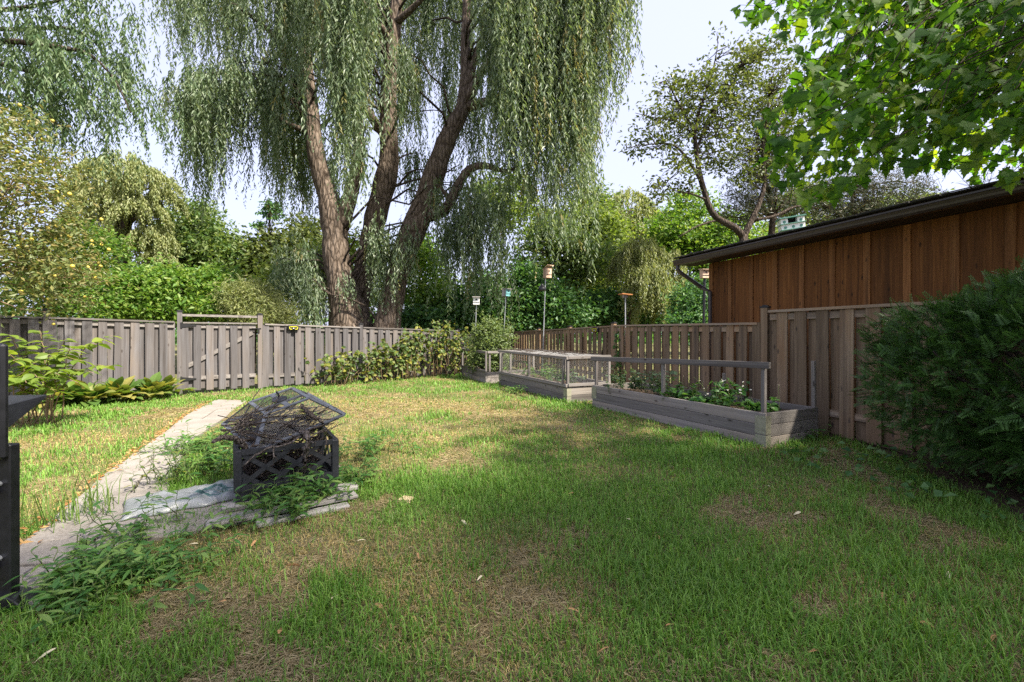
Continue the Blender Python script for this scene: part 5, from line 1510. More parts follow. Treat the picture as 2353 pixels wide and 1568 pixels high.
# extra tips along the ragged lower-left edge
E = np.array([(1715, 8), (1735, 40), (1775, 70), (1830, 110), (1880, 150), (1840, 190), (1765, 275), (1758, 300), (1790, 350), (1798, 400), (1810, 440), (1840, 462), (1890, 452), (1930, 425), (1980, 395), (2040, 372), (2110, 365), (2180, 372), (2250, 392), (2320, 402)], float)
S = np.concatenate([E, E + RNG.normal(0, 14, E.shape), S])
mats = []; mb = MB()
hubs = [np.array([5.4, 2.2, 5.6]), np.array([5.2, 3.4, 4.6]), np.array([5.6, 3.0, 3.9]), np.array([4.8, 4.6, 5.2])]
for h in hubs: mb.tube(limb_pts((9.4, -3.5, 5.0), h, 10, .06, .015), np.linspace(.13, .04, 10), 7)
for i, (x, y) in enumerate(S):
    Y = RNG.uniform(3.3, 6.4)
    tip = px(x, y, Y)
    h = hubs[np.argmin([np.linalg.norm(q - tip) + RNG.uniform(0, 1) for q in hubs])]
    P = limb_pts(h, tip, 12, .06, .022)
    Lb = np.linalg.norm(h - tip)
    mb.tube(P, np.linspace(.010, .002, 12), 4)
    nlf = 17
    for k in range(nlf):
        f = 1 - (k / nlf) ** 1.2 * min(.75, 1.25 / Lb)
        j = f * 11; a = int(min(10, j)); q = P[a] + (P[a + 1] - P[a]) * (j - a)
        ax_ = nrm(P[-1] - P[-3]); side = nrm(np.cross(ax_, UP)) * (1 if k % 2 else -1)
        d = nrm(ax_ * RNG.uniform(.2, .9) + side * RNG.uniform(.3, 1) + np.array([0, 0, -RNG.uniform(.25, 1.0)]) + RNG.normal(0, .2, 3))
        q = q + nrm(d) * RNG.uniform(.03, .09) + RNG.normal(0, .03, 3)
        pxx = 1176.5 + q[0] / q[1] * F; pyy = 768 - (q[2] - CAM_H) / q[1] * F
        if pyy > 462 + max(0, pxx - 1850) * -.12 and pxx < 2100: continue        # the lowest sprays end above the shed roof
        mats.append(frame_mat(q, d, nrm(UP * 1.0 + side * .3 + RNG.normal(0, .4, 3)), RNG.uniform(.085, .15)))
mb.build('branchlets', M_['barkdark'], mt, smooth=True)['kind'] = 'stuff'
for q_ in range(4): place_leaves(mt, mleafs[q_], mats[q_::4], 75, 'leaf', M_['maple_i'], 'small_leaves')
# unseen upper crown behind the camera, placed and thinned to shape the lawn's shade
shade_blobs = [(np.array([5.6, -1.8, 7.0]), np.array([3.8, 3.8, 2.6])), (np.array([2.2, -3.4, 6.8]), np.array([3.6, 2.6, 2.2])), (np.array([7.4, -0.8, 6.8]), np.array([2.6, 2.4, 2.4])), (np.array([9.0, 0.7, 7.0]), np.array([2.3, 2.2, 1.8])), (np.array([-.6, -3.9, 6.2]), np.array([3.0, 1.9, 1.9]))]
SHIFT = np.array(sdir) * 8.0  # slides the unseen crown towards the sun so it hides less sky
shade_blobs = [(c_ + SHIFT, s_) for c_, s_ in shade_blobs]
C = clump_centres(shade_blobs, 330, .35)
V, Q = clump_leaves(C, 24, .42, .30, .6, .2, .8)
stuff_part('crown', V, [Q], M_['maple_i'], mt)
mb = MB()
for c in C[:40]: mb.tube(limb_pts((9.4, -3.8, RNG.uniform(6, 10)), c, 7, .05, .04), np.linspace(.12, .015, 7), 5)
mb.build('limbs', M_['barkdark'], mt, smooth=True)['kind'] = 'stuff'

# ------------------------------------------------------------------ yew
yw = thing('yew_shrub', 'large dark green yew shrub filling the right edge', 'shrub', (4.35, 3.55, 0))
yb = [(np.array([4.30, 3.55, .95]), np.array([.95, 1.05, .85])), (np.array([4.55, 3.3, 1.35]), np.array([.85, .95, .62])), (np.array([3.85, 3.9, .85]), np.array([.68, .68, .62])), (np.array([4.1, 3.0, .7]), np.array([.75, .6, .5])), (np.array([4.75, 2.7, 1.1]), np.array([.8, .8, .75])), (np.array([3.75, 4.0, 1.25]), np.array([.5, .5, .32]))]
mb = MB()
for i in range(40):
    c = clump_centres(yb, 1, .5)[0]
    mb.tube(limb_pts((4.35 + RNG.normal(0, .1), 3.5 + RNG.normal(0, .1), -.05), c, 6, .1, .04), np.linspace(.035, .008, 6), 5)
mb.build('branches', M_['barkdark'], yw, smooth=True)['kind'] = 'stuff'
ns = 12500
C = clump_centres(yb, ns, .62)
# drop sprigs that sit deep inside another lobe
deep = np.zeros(ns, bool)
for c_, s_ in yb: deep |= (np.linalg.norm((C - c_) / s_, axis=1) < .55)
C = C[~deep]; C = C[C[:, 2] > .16]; ns = len(C)
cen = np.array([4.35, 3.5, .7])
out_ = nrm(C - cen); Dm = nrm(out_ * .8 + RNG.normal(0, .6, (ns, 3)) + np.array([0, 0, .05]))
Sd = nrm(np.cross(Dm, nrm(UP + RNG.normal(0, .35, (ns, 3))))); Nn = np.cross(Sd, Dm)
Lsp = RNG.uniform(.08, .15, ns)
k = 9
tt = np.linspace(.05, 1, k)
Pn = C[:, None, None] + Dm[:, None, None] * (tt[None, :, None, None] * Lsp[:, None, None, None])
sg = np.array([1, -1.0])[None, None, :, None]
Dn = Sd[:, None, None] * sg * 1.0 + Dm[:, None, None] * (.55 + .6 * tt[None, :, None, None]) + Nn[:, None, None] * .15
Pn = np.broadcast_to(Pn, (ns, k, 2, 3)).reshape(-1, 3); Dn = np.broadcast_to(Dn, (ns, k, 2, 3)).reshape(-1, 3); Nr = np.broadcast_to(Nn[:, None, None], (ns, k, 2, 3)).reshape(-1, 3)
Ln_ = np.broadcast_to((.042 * (1.1 - .45 * tt))[None, :, None], (ns, k, 2)).reshape(-1) * RNG.uniform(.8, 1.2, ns * k * 2)
V, Q = rhombs(Pn, Dn, Nr, Ln_, .0095, 0)
# one colour island per sprig: connect needles through a thin twig is not needed; tint by sprig in an attribute
tone = np.repeat(RNG.uniform(0, 1, ns), k * 2 * 4)[:, None]
tip = np.tile(np.repeat(tt, 8), ns)[:, None]
colr = np.array([.018, .055, .010]) * (1 - tone) + np.array([.05, .12, .02]) * tone
colr = colr * (1 - .45 * tip ** 3) + np.array([.10, .19, .04]) * .45 * tip ** 3
M_['yewc'] = leafmat('yew_needle', None, .15, src='attr', rough=.45)
stuff_part('needles', V, [Q], M_['yewc'], yw, colr)

# ------------------------------------------------------------------ leafy plants near the ground
ovate = [(.14, .08), (.26, .22), (.32, .40), (.27, .60), (.16, .80)]
lance = [(.07, .08), (.115, .25), (.125, .45), (.09, .70), (.04, .88)]
hostal = [(.16, .06), (.31, .22), (.36, .42), (.29, .64), (.15, .84)]
L_big = leaf_mesh('broad_leaf', ovate, M_['big'], .2)
L_host = leaf_mesh('hosta_leaf', hostal, M_['hosta'], .45)
L_weed = leaf_mesh('lance_leaf', lance, M_['weed'], .3)
L_vine = leaf_mesh('vine_leaf', ovate, M_['vine'], .25)
L_pot = leaf_mesh('bed_leaf', ovate, M_['potato'], .25)
L_str = leaf_mesh('bed_leaf', hostal, M_['strawb'], .25)

# broad-leaved shrub at left
bs = thing('broad_leaved_shrub', 'arching shrub with large lime green oval leaves before left fence', 'shrub', (-7.0, 6.55, 0))
mb = MB(); mats = []
tips = [(258, 772, 6.6), (225, 790, 6.7), (160, 800, 6.3), (110, 815, 6.2), (255, 840, 6.7), (215, 858, 6.4), (180, 880, 6.1), (140, 850, 6.0), (100, 870, 5.9), (60, 790, 6.2), (20, 770, 6.0), (30, 830, 5.9), (90, 760, 6.5), (-20, 800, 5.8), (60, 880, 5.8), (190, 830, 6.3), (10, 870, 5.7), (130, 900, 6.1), (-30, 850, 5.8), (70, 840, 6.0), (45, 860, 6.3), (150, 780, 6.7)]
for (x, y, Y) in tips:
    b = np.array([-7.0 + RNG.normal(0, .25), 6.55 + RNG.normal(0, .15), -.02]); tp = px(x, y, Y)
    P = limb_pts(b, tp, 14, .22, .006); mb.tube(P, np.linspace(.010, .003, 14), 5)
    for k in range(15):
        j = 4.5 + k * .6
        a = int(min(12, j)); q = P[a] + (P[a + 1] - P[a]) * (min(j, 13) - a)
        ax_ = nrm(P[a + 1] - P[a]); side = nrm(np.cross(ax_, UP)) * (1 if k % 2 else -1)
        d = nrm(side + ax_ * .5 + np.array([0, 0, -.25]) + RNG.normal(0, .18, 3))
        mats.append(frame_mat(q + d * .01, d, UP + RNG.normal(0, .3, 3), RNG.uniform(.11, .19)))
mb.build('stems', M_['drystem'], bs, smooth=True)['kind'] = 'stuff'
place_leaves(bs, L_big, mats, 300, 'leaf')

# hostas
def hosta(label, x, y, n, s):
    b = pg(x, y); t = thing('hosta_plant', label, 'plant', tuple(b), 'hostas by the left fence')
    ms = []
    for i in range(n):
        a = RNG.uniform(0, 6.28); el = RNG.uniform(.25, 1.35)
        d = np.array([math.cos(a) * math.cos(el), math.sin(a) * math.cos(el), math.sin(el)])
        p = b + d * RNG.uniform(.06, .36) * np.array([1, 1, .8]) + np.array([0, 0, .03])
        ms.append(frame_mat(p, d, UP + RNG.normal(0, .15, 3), s * RNG.uniform(.7, 1.25)))
    place_leaves(t, L_host, ms, 300, 'leaf')
    MB().lathe(b, [(.04, -.03), (.035, .05), (.01, .09)], 7).build('crown', M_['stem'], t)
HOST = ((140, 935, 46, .24), (205, 932, 52, .25), (275, 925, 52, .26), (345, 918, 50, .25), (385, 912, 34, .2), (240, 905, 40, .22), (310, 900, 36, .22))
for i, (x, y, n, s) in enumerate(HOST):
    hosta(['hosta nearest the broad-leaved shrub', 'second hosta along the left fence bed', 'full yellow-edged hosta in the middle of the row', 'hosta one before the gate post', 'small hosta right beside the gate post', 'back hosta left against the fence boards', 'back hosta right against the fence boards'][i], x, y, int(n * 1.5), s * .95)

# weeds
def weed(label, x, y, n, h, spread, leaf=.09, nl=9, lean=(0, 0), z=0, mesh=None, group='lush weeds around fire pit and path', cat='weed', nmax=150):
    b = pg(x, y, z); t = thing('weed_clump', label, cat, tuple(b), group)
    ms = []; mb = MB()
    for i in range(n):
        o = b + np.array([RNG.normal(0, spread), RNG.normal(0, spread), 0]); o[2] = z
        hh_ = h * RNG.uniform(.5, 1.2)
        tp = o + np.array([RNG.normal(lean[0], .35) * hh_, RNG.normal(lean[1], .35) * hh_, hh_])
        P = limb_pts(o, tp, 7, .06, .03); mb.tube(P, np.linspace(.004, .0015, 7), 4)
        for k in range(nl):
            f = .2 + .8 * k / (nl - 1); j = f * 6; a = int(min(5, j)); q = P[a] + (P[a + 1] - P[a]) * (j - a)
            az = k * 2.4 + i
            d = nrm([math.cos(az), math.sin(az), RNG.uniform(-.1, .6)])
            ms.append(frame_mat(q, d, UP + RNG.normal(0, .25, 3), leaf * RNG.uniform(.6, 1.3)))
    mb.build('stems', M_['stem'], t, smooth=True)['kind'] = 'stuff'
    random.shuffle(ms)
    place_leaves(t, mesh or L_weed, ms, nmax, 'leaf', M_['weed_i'])
weed('lush smartweed growing over the front plank of the fire pit', 655, 1178, 26, .24, .10, .085, 10)
weed('smartweed clump at the front right corner of the fire pit', 735, 1165, 30, .24, .11, .08, 10)
weed('weed clump right of the fire pit in half shade', 815, 1110, 30, .18, .14, .08, 8)
weed('sunlit grassy weeds behind the right side of the fire pit', 850, 1040, 36, .20, .22, .085, 8)
weed('sunlit tall weeds between path and fire pit', 480, 1085, 44, .28, .15, .085, 10)
weed('bright sunlit weed bank behind the fire pit beside the path', 500, 1030, 46, .24, .20, .09, 9)
weed('low sunlit weeds spilling over the middle of the path', 430, 1040, 26, .16, .16, .07, 8)
weed('dry seedy weeds standing on the pale path', 395, 1120, 18, .34, .10, .06, 9, mesh=leaf_mesh('seedy_leaf', lance, M_['vine'], .3))
weed('broad weed mass along the near path edge at lower left', 240, 1330, 70, .17, .17, .075, 9)
weed('low weed mass before the path slabs left of centre', 340, 1330, 50, .13, .15, .07, 8)
weed('weeds at the foot of the black grill leg', 185, 1390, 34, .13, .09, .07, 8)
weed('thin weeds beside the plank ends before the bag', 560, 1215, 16, .20, .16, .07, 7)
weed('sparse weeds growing through the path by the bag', 330, 1225, 14, .22, .14, .07, 7)
weed('broad-bladed weed at the near corner of the front raised bed', 1832, 1012, 7, .22, .05, .16, 6)
weed('small weed clump where the tall fence meets the bed', 1870, 1000, 10, .16, .10, .07, 7)
weed('grass weed tuft before the caged bed', 1185, 905, 20, .16, .16, .10, 6)

# long grass tufts, each one plant
def tuft(label, x, y, n, h, spread, col1=(.07, .15, .03), col2=(.16, .22, .05), group='long grass tufts on the lawn'):
    b = pg(x, y); Vs = []; cols = []
    Pb = np.stack([b[0] + RNG.normal(0, spread, n), b[1] + RNG.normal(0, spread, n), np.full(n, -.01)], 1)
    V, Fs, c = blades(Pb, h * RNG.uniform(.5, 1.2, n), RNG.uniform(.005, .009, n), RNG.uniform(.3, 1.1, n), np.array(col1) + (np.array(col2) - np.array(col1)) * RNG.uniform(0, 1, (n, 1)))
    o = stuff_part('grass_tuft', V, Fs, M_['grass'], None, c, None)
    tag(o, label, 'grass tuft', group, 'stuff')
def blades(Pb, H, W, bend, col):
    n = len(Pb); az = RNG.uniform(0, 6.283, n)
    out = np.stack([np.cos(az), np.sin(az), np.zeros(n)], 1); sd = np.stack([-np.sin(az), np.cos(az), np.zeros(n)], 1)
    H = H[:, None]; W = W[:, None]; b = bend[:, None]
    c1 = Pb + UP * H * .55 * np.cos(b * .4) + out * H * .55 * np.sin(b * .4)
    c2 = c1 + UP * H * .45 * np.cos(b * 1.5) + out * H * .45 * np.sin(b * 1.5)
    V = np.stack([Pb - sd * W / 2, Pb + sd * W / 2, c1 + sd * W * .42, c1 - sd * W * .42, c2], 1).reshape(-1, 3)
    i = np.arange(n)[:, None] * 5
    return V, [i + np.array([[0, 1, 2, 3]]), i + np.array([[3, 2, 4]])], np.repeat(col, 5, 0)
for i, (x, y, n, h, s) in enumerate(((1010, 915, 160, .16, .22), (1000, 960, 90, .12, .10), (1130, 915, 120, .17, .16), (1160, 940, 90, .2, .12), (930, 1205, 150, .10, .07), (205, 1190, 60, .36, .09), (110, 1215, 46, .42, .08), (880, 1000, 120, .2, .2), (1190, 1230, 110, .11, .1), (1540, 1370, 160, .11, .12), (2110, 1010, 130, .13, .16), (640, 880, 160, .18, .25))):
    tuft(['long grass tuft on dry lawn before the bramble fence', 'small grass tuft on the dry patch at centre', 'tall grass tuft before the far bed', 'seeding grass tuft near the caged bed corner', 'dense short tuft beside the tan stone', 'very long grass blades lying over the path', 'long blades beside the grill leg', 'sunlit long grass right of the fire pit', 'green tuft in the shaded lawn centre', 'dense tuft in the right foreground lawn', 'grass tuft before the yew', 'grass tuft under the gate right post'][i], x, y, n, h, s)

# brambles on the mid fence
def on_mid(s): return GR_ + dm * s
br = thing('bramble_bush', 'yellowing bramble and vine thicket against the grey middle fence', 'shrub', (*on_mid(4.2), 0))
mb = MB(); mats = []
for i in range(150):
    s = RNG.uniform(1.2, 6.3); b = on_mid(s) + nl * RNG.uniform(.15, .6)
    hmax = np.interp(s, [1.0, 1.8, 2.6, 3.4, 4.4, 5.0, 5.8, 6.3], [.5, .9, 1.0, 1.25, 1.6, 1.75, 1.5, 1.0])
    hh_ = hmax * RNG.uniform(.6, 1.05)
    tp = np.array([*(b + dm * RNG.normal(0, .3) + nl * RNG.uniform(-.1, .35)), hh_])
    P = limb_pts((*b, -.02), tp, 9, .12, .03); mb.tube(P, np.linspace(.006, .002, 9), 4)
    dens = 9 if s < 2.6 else 17
    for k in range(dens):
        j = 8 * RNG.uniform(.05, 1) ** .7; a = int(min(7, j)); q = P[a] + (P[a + 1] - P[a]) * (j - a)
        az = RNG.uniform(0, 6.28); d = nrm([math.cos(az), math.sin(az), RNG.uniform(-.8, .2)])
        mats.append(frame_mat(q, d, nrm(np.array([*nl, .6]) + RNG.normal(0, .5, 3)), RNG.uniform(.08, .15)))
mb.build('stems', M_['drystem'], br, smooth=True)['kind'] = 'stuff'
place_leaves(br, L_vine, mats, 300, 'leaf', M_['vine_i'])
# ivy on the brown fence
iv = thing('climbing_vine', 'green vine climbing the brown fence beside the post', 'vine', (*(RM + nr * .12 - FR_DIR * .25), 0))
mats = []; mb = MB()
for i in range(5):
    b = RM - FR_DIR * RNG.uniform(.1, .55) + nr * .1; tp = np.array([*(RM - FR_DIR * RNG.uniform(.12, .3) + nr * .08), RNG.uniform(.9, 1.5)])
    P = limb_pts((*b, 0), tp, 10, 0, .03); mb.tube(P, np.linspace(.006, .003, 10), 4)
    for k in range(30):
        j = RNG.uniform(0, 8.9); a = int(j); q = P[a] + (P[a + 1] - P[a]) * (j - a)
        az = RNG.uniform(0, 6.28); d = nrm([math.cos(az), math.sin(az), -.5]); mats.append(frame_mat(q, d, np.array([*nr, .3]) + RNG.normal(0, .3, 3), RNG.uniform(.05, .10)))
mb.build('stems', M_['drystem'], iv, smooth=True)['kind'] = 'stuff'; place_leaves(iv, L_str, mats, 300, 'leaf')

# bed plants
def bed_plant(name, label, cat, c, n, h, spread, leafme, leaf, nl=9, group='plants in the raised beds', stemm='stem', nmax=120):
    t = thing(name, label, cat, tuple(c), group); ms = []; mb = MB()
    for i in range(n):
        o = np.array(c) + np.array([RNG.normal(0, spread), RNG.normal(0, spread), 0]); hh_ = h * RNG.uniform(.5, 1.15)
        tp = o + np.array([RNG.normal(0, .3) * hh_, RNG.normal(0, .3) * hh_, hh_]); P = limb_pts(o, tp, 6, .05, .03); mb.tube(P, np.linspace(.004, .002, 6), 4)
        for k in range(nl):
            j = RNG.uniform(1.0, 4.99); a = int(j); q = P[a] + (P[a + 1] - P[a]) * (j - a); az = RNG.uniform(0, 6.28)
            d = nrm([math.cos(az), math.sin(az), RNG.uniform(-.3, .5)]); ms.append(frame_mat(q, d, UP + RNG.normal(0, .35, 3), leaf * RNG.uniform(.6, 1.3)))
    mb.build('stems', M_[stemm], t, smooth=True)['kind'] = 'stuff'; place_leaves(t, leafme, ms, nmax, 'leaf')
    return t
bed_plant('leafy_plant', 'grey-green leafy plant at the far end of the nearest bed', 'plant', P3(2.75, .45, .32), 26, .34, .16, L_pot, .075, 10)
bed_plant('leafy_plant', 'grey-green plant beside the middle rail post in nearest bed', 'plant', P3(2.1, .5, .32), 24, .36, .15, L_pot, .075, 10)
bed_plant('leafy_plant', 'bright green plant left of the daisies', 'plant', P3(1.55, .42, .32), 20, .22, .14, L_str, .08, 9)
bed_plant('leafy_plant', 'taller leaves behind the daisies by the fence', 'plant', P3(.95, .62, .32), 12, .34, .09, L_str, .10, 9)
bed_plant('leafy_plant', 'low strawberry-like plant at the near end of the bed', 'plant', P3(.34, .36, .32), 22, .18, .14, L_str, .085, 8)
bed_plant('leafy_plant', 'green foliage mat under the daisies', 'plant', P3(1.0, .3, .32), 26, .15, .15, L_str, .075, 8)
dz = thing('daisy_plant', 'white daisies in bloom in the nearest raised bed', 'flowers', tuple(P3(1.05, .4, .32)))
fm1 = MB()
for k in range(9):
    a = k * .698; d = np.array([math.cos(a), math.sin(a), .15]); s_ = np.array([-math.sin(a), math.cos(a), 0])
    fm1.add([d * .2, d * .7 + s_ * .2, d * 1.0, d * .7 - s_ * .2], [(0, 1, 2, 3)])
fo = fm1.build('flower', M_['petal'], dz); fme = fo.data; fme.transform(Matrix.Translation(WL[dz]))
cm = MB().lathe((0, 0, .02), [(.28, 0), (.25, .1), (.1, .16)], 8)
co = cm.build('flower_centre', M_['core'], fo); cme = co.data
mb = MB(); first = True
for i in range(46):
    o = P3(RNG.normal(1.0, .33), RNG.normal(.42, .13), .32); tp = o + np.array([RNG.normal(0, .09), RNG.normal(0, .07), RNG.uniform(.06, .38)])
    mb.tube(limb_pts(o, tp, 5, .03, .03), .0025, 4)
    M = Matrix.Translation(Vector(tp.tolist())) @ Matrix.Rotation(RNG.normal(0, .35), 4, 'X') @ Matrix.Rotation(RNG.normal(0, .35), 4, 'Y') @ Matrix.Scale(RNG.uniform(.012, .019), 4)
    if first:
        fo.matrix_basis = Matrix.Translation(-WL[dz]) @ M; first = False
        cme.transform(Matrix.Translation(WL[dz]))
        co.matrix_basis = Matrix.Identity(4)
    else:
        f_ = link('flower', fme, dz, None, M); c_ = bpy.data.objects.new('flower_centre', cme); COL.objects.link(c_); c_.parent = f_
mb.build('stems', M_['stem'], dz, smooth=True)['kind'] = 'stuff'
bed_plant('leafy_plant', 'sprawling green plant inside the wire cage front right', 'plant', P2(.75, .4, .25), 16, .34, .2, L_pot, .09, 9)
bed_plant('leafy_plant', 'upright pale plant in the middle of the wire cage', 'plant', P2(1.6, .45, .25), 12, .42, .14, L_weed, .13, 9)
bed_plant('leafy_plant', 'small plant at the far end of the wire cage', 'plant', P2(2.8, .4, .25), 10, .34, .16, L_weed, .11, 8)
# tall leafy plant in the far bed
c = P1(1.15, .36, .25)
tb = thing('tall_leafy_plant', 'tall pale green bushy plant rising from the far raised bed', 'plant', tuple(c))
C = clump_centres(blobs_px([(1130, 805, 44, 34, 12.9, .42), (1103, 785, 18, 38, 13, .3), (1155, 790, 20, 36, 12.8, .3), (1112, 760, 10, 22, 12.9, .2), (1140, 756, 11, 24, 12.9, .2), (1168, 772, 9, 22, 12.7, .2), (1125, 775, 12, 26, 12.9, .2), (1120, 840, 44, 36, 12.9, .4)]), 250, .2)
C = C[C[:, 2] > .3]
mb = MB()
for q in C[::2]: mb.tube(limb_pts(c + np.array([RNG.normal(0, .15), RNG.normal(0, .15), 0]), q, 5, .05, .03), np.linspace(.006, .002, 5), 4)
mb.build('stems', M_['stem'], tb, smooth=True)['kind'] = 'stuff'; V, Q = clump_leaves(C, 30, .085, .10, 1.5, -.35, .38); stuff_part('foliage', V, [Q], M_['pale'], tb)
# dry debris on the cage top
mb = MB()
for i in range(90):
    p = P2(RNG.uniform(.1, L2n - .1), RNG.uniform(.05, .95), zc1 + .05); ang = RNG.uniform(0, 6.28)
    mb.tube(crooked(p, (math.cos(ang), math.sin(ang), 0.02), RNG.uniform(.15, .5), 5, .1), np.linspace(.006, .002, 5), 4)
tag(mb.build('dry_debris', M_['stickdark'], None), 'dry twigs and debris lying on top of the wire cage', 'debris', kind='stuff')

# ivy ground cover under the yew
n = 420
Pg = np.stack([RNG.uniform(2.7, 4.9, n), RNG.uniform(2.3, 4.9, n), np.zeros(n)], 1)
keep = (Pg[:, 0] > 2.55 + (4.9 - Pg[:, 1]) * .32) ; Pg = Pg[keep]; n = len(Pg); Pg[:, 2] = RNG.uniform(.05, .16, n)
V, Q = rhombs(Pg, rand_dirs(n) * np.array([1, 1, .3]), rand_dirs(n, 1.5), RNG.uniform(.05, .10, n), RNG.uniform(.05, .085, n))
tag(stuff_part('ground_cover', V, [Q], M_['dark'], None), 'dark round-leaved ground cover creeping out below the yew', 'ground cover')

# ------------------------------------------------------------------ lawn grass
def bed_poly(P, L, W): return np.array([P(-.03, -.03, 0)[:2], P(L + .03, -.03, 0)[:2], P(L + .03, W + .03, 0)[:2], P(-.03, W + .03, 0)[:2]])
excl = [np.concatenate([PATH_L, PATH_R[::-1]]), bed_poly(P3, 3.27, 1.0), bed_poly(P2, L2n, 1.0), bed_poly(P1, L1n, .72), np.array([PP(-.02, -.02, 0)[:2], PP(PS + .02, -.02, 0)[:2], PP(PS + .02, PS + .02, 0)[:2], PP(-.02, PS + .02, 0)[:2]])]
yard = np.array([FL0 + nl * .1, GL + np.array([.03, -.05]), GR_ + np.array([.03, -.05]), FC + np.array([.0, -.1]), np.array([-1.2, 15.3]), RF + np.array([-.1, -.2]), RM + nr * .08, RT + nr * .08, RE + nr * .08, np.array([5.0, .5]), np.array([-6, .5])])
Ps = []
for (y0, y1, den) in ((.5, 1.45, 2600), (1.45, 2.6, 7500), (2.6, 4.0, 4600), (4.0, 6.0, 2300), (6.0, 9.0, 1100), (9.0, 16, 500)):
    x0, x1 = -1.2 * y1 - 1.2, min(1.2 * y1 + 1.2, 5.4)
    n = int((x1 - x0) * (y1 - y0) * den)
    p = np.stack([RNG.uniform(x0, x1, n), RNG.uniform(y0, y1, n)], 1)
    ax_ = np.abs(p[:, 0]); lim = p[:, 1] * 1.17 + .25
    p = p[(ax_ < lim) | ((ax_ < lim + 1.0) & (RNG.uniform(size=len(p)) < .5))]
    Ps.append(p)
Pq = np.concatenate(Ps)
Pq = Pq[pip(yard, Pq)]
for i, e in enumerate(excl):
    Pj = Pq + (np.stack([vnoise(Pq[:, 0], Pq[:, 1], .22, 61), vnoise(Pq[:, 0], Pq[:, 1], .22, 62)], 1) - .5) * (.34 if i == 0 else 0)
    ins = pip(e, Pj)
    if i == 0: ins &= (RNG.uniform(size=len(Pq)) > .012) & ~((np.abs(Pq[:, 1] - 5.95 - .25 * (Pq[:, 0] + 4.2)) < .16) & (RNG.uniform(size=len(Pq)) < .8))
    Pq = Pq[~ins]
ins = pip(bx_, Pq); Pq = Pq[~(ins & (RNG.uniform(size=len(Pq)) > .18))]
x, y = Pq[:, 0], Pq[:, 1]
dry = .55 * vnoise(x, y, .9, 31) + .3 * vnoise(x, y, .33, 32) + .25 * vnoise(x, y, 2.4, 33)
zone = np.exp(-(((x + 1.6) / 3.4) ** 2 + ((y - 7.6) / 3.0) ** 2)) + .75 * np.exp(-(((x + 5.4) / 1.9) ** 2 + ((y - 6.0) / 2.0) ** 2)) + .35 * np.exp(-(((x + .4) / .9) ** 2 + ((y - 3.5) / .8) ** 2))
dry = dry + .46 * np.clip(zone, 0, 1) - .02
bare = (vnoise(x, y, .55, 41) * .6 + vnoise(x, y, .2, 42) * .4)
keep = ~((bare > .685) & (RNG.uniform(size=len(x)) < .85))
tallz = vnoise(x, y, .8, 51)
Pall = Pq.copy(); Ball = bare.copy()
Pq, dry, bare, tallz = Pq[keep], dry[keep], bare[keep], tallz[keep]
x, y = Pq[:, 0], Pq[:, 1]; n = len(Pq)
isdry = RNG.uniform(size=n) < np.clip((dry - .50) * 2.6, .05, .92)
g1 = np.array([.06, .155, .014]); g2 = np.array([.20, .34, .06]); s1 = np.array([.28, .21, .075]); s2 = np.array([.50, .40, .17])
u = RNG.uniform(size=(n, 1)) ** 1.3
col = np.where(isdry[:, None], s1 + (s2 - s1) * u, g1 + (g2 - g1) * u)
H = np.where(isdry, RNG.uniform(.025, .065, n), RNG.uniform(.04, .10, n) * (.6 + 1.1 * tallz))
edge = np.zeros(n)
W = np.where(isdry, RNG.uniform(.002, .004, n), RNG.uniform(.0034, .0072, n)) * np.clip(y / 3.6, .95, 2.5)
bend = np.where(isdry, RNG.uniform(1.0, 2.9, n), RNG.uniform(.2, 1.9, n))
V, Fs, c = blades(np.c_[Pq, gz(x, y) - .004], H, W, bend, col)
tag(stuff_part('grass', V, Fs, M_['grass'], None, c), 'short patchy lawn grass, green and straw coloured, over the yard', 'grass')
# thatch: dead blades lying flat between the living ones
Pt = Pall[RNG.uniform(size=len(Pall)) < np.where(Ball > .6, .9, .32)]
Pt = np.concatenate([Pt, Pall[Ball > .63]])
Pt = Pt + RNG.normal(0, .03, Pt.shape); Pt = Pt[~pip(excl[0], Pt)]
mt_ = len(Pt); az = RNG.uniform(0, 6.283, mt_)
D = np.stack([np.cos(az), np.sin(az), RNG.normal(.05, .12, mt_)], 1)
Lt = RNG.uniform(.03, .085, mt_) * np.clip(Pt[:, 1] / 5, 1, 1.8)
Vt, Qt = rhombs(np.c_[Pt, gz(Pt[:, 0], Pt[:, 1]) + RNG.uniform(.002, .014, mt_)], D, UP + RNG.normal(0, .3, (mt_, 3)), Lt, RNG.uniform(.0028, .0055, mt_) * np.clip(Pt[:, 1] / 3.6, .9, 2.2), 0)
ct = np.repeat(np.array([.17, .13, .065]) + (np.array([.42, .34, .19]) - np.array([.17, .13, .065])) * RNG.uniform(size=(mt_, 1)), 4, 0)
tag(stuff_part('dead_grass', Vt, [Qt], M_['grass'], None, ct), 'dead straw thatch lying between the grass blades of the lawn', 'thatch')
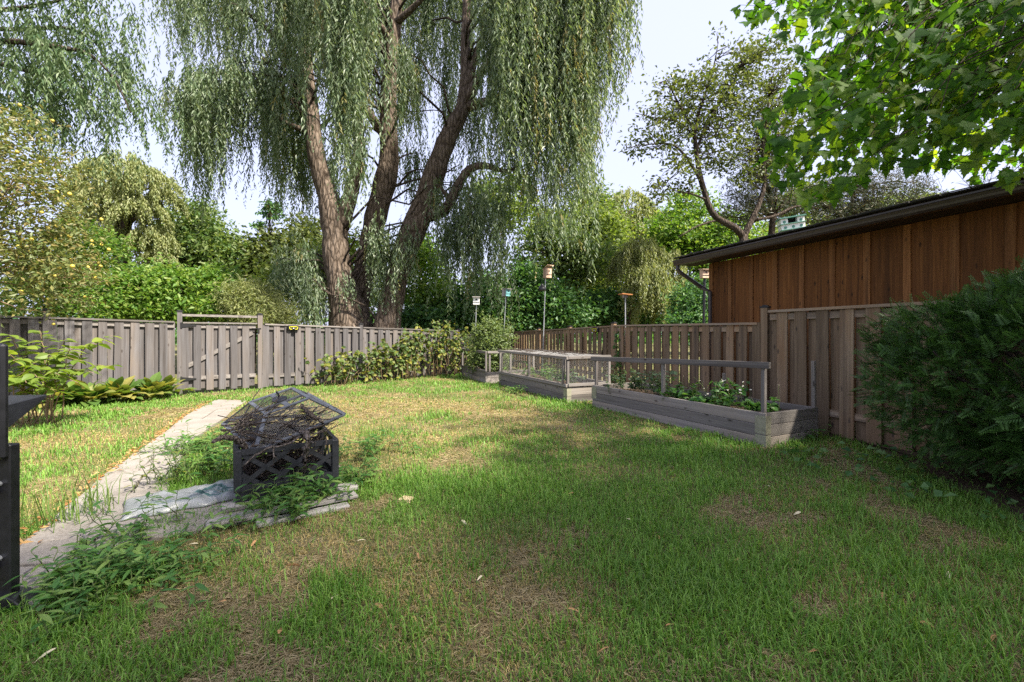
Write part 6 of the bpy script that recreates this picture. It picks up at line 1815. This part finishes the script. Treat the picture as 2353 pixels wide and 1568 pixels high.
# leaf litter gathered along the left edge of the path
nl_ = 420; tq = RNG.uniform(.05, .95, nl_)
Pl = np.array([path_pt(t_, RNG.normal(-.02, .05)) for t_ in tq])
Vl, Ql = rhombs(np.c_[Pl, RNG.uniform(.03, .05, nl_)], rand_dirs(nl_) * np.array([1, 1, .25]), rand_dirs(nl_, 1.2), RNG.uniform(.03, .07, nl_), RNG.uniform(.012, .025, nl_))
cl = np.repeat(np.array([.30, .13, .045]) + RNG.uniform(0, 1, (nl_, 1)) * np.array([.2, .2, .10]), 4, 0)
tag(stuff_part('leaf_litter', Vl, [Ql], M_['grass'], None, cl), 'orange dry leaf litter gathered along the left edge of the path', 'leaf litter')

# fallen leaves on the lawn
fl1 = leaf_mesh('fallen_leaf', lance, M_['dryleaf'], .35); fl2 = leaf_mesh('fallen_leaf', lance, M_['paleleaf'], .3)
spots = [(1108, 1340, 2), (1440, 1195, 2), (1200, 1395, 1), (1090, 1505, 1), (1512, 1235, 1), (1530, 1455, 1), (1305, 1415, 1), (1340, 1260, 1), (1230, 1330, 1), (2030, 1380, 1), (1700, 1290, 1), (1840, 1190, 2), (1990, 1300, 1), (2110, 1445, 1), (1660, 1420, 1), (690, 1320, 1), (820, 1260, 2), (590, 1255, 1), (455, 1265, 2), (640, 1480, 1), (400, 1470, 1), (130, 1510, 2), (880, 1420, 1), (960, 1290, 1), (1060, 1210, 2), (1150, 1150, 1), (1320, 1140, 1), (2250, 1400, 1), (2290, 1480, 1), (2180, 1330, 2), (1880, 1510, 1), (1400, 1510, 1), (520, 1400, 1), (760, 1400, 2), (1770, 1130, 2)]
for (x_, y_, k_) in spots:
    p = pg(x_, y_); p[2] = float(gz(p[0], p[1])) + .035
    az = RNG.uniform(0, 6.28)
    o = link('fallen_leaf', fl1 if k_ == 1 else fl2, None, None, frame_mat(p, (math.cos(az), math.sin(az), RNG.uniform(-.1, .25)), UP + RNG.normal(0, .35, 3), RNG.uniform(.04, .08)))
    tag(o, 'dry brown fallen leaf curled on the lawn' if k_ == 1 else 'pale straw fallen leaf lying on the lawn', 'leaf', 'dry brown fallen leaves on the lawn' if k_ == 1 else 'pale fallen leaves on the lawn')
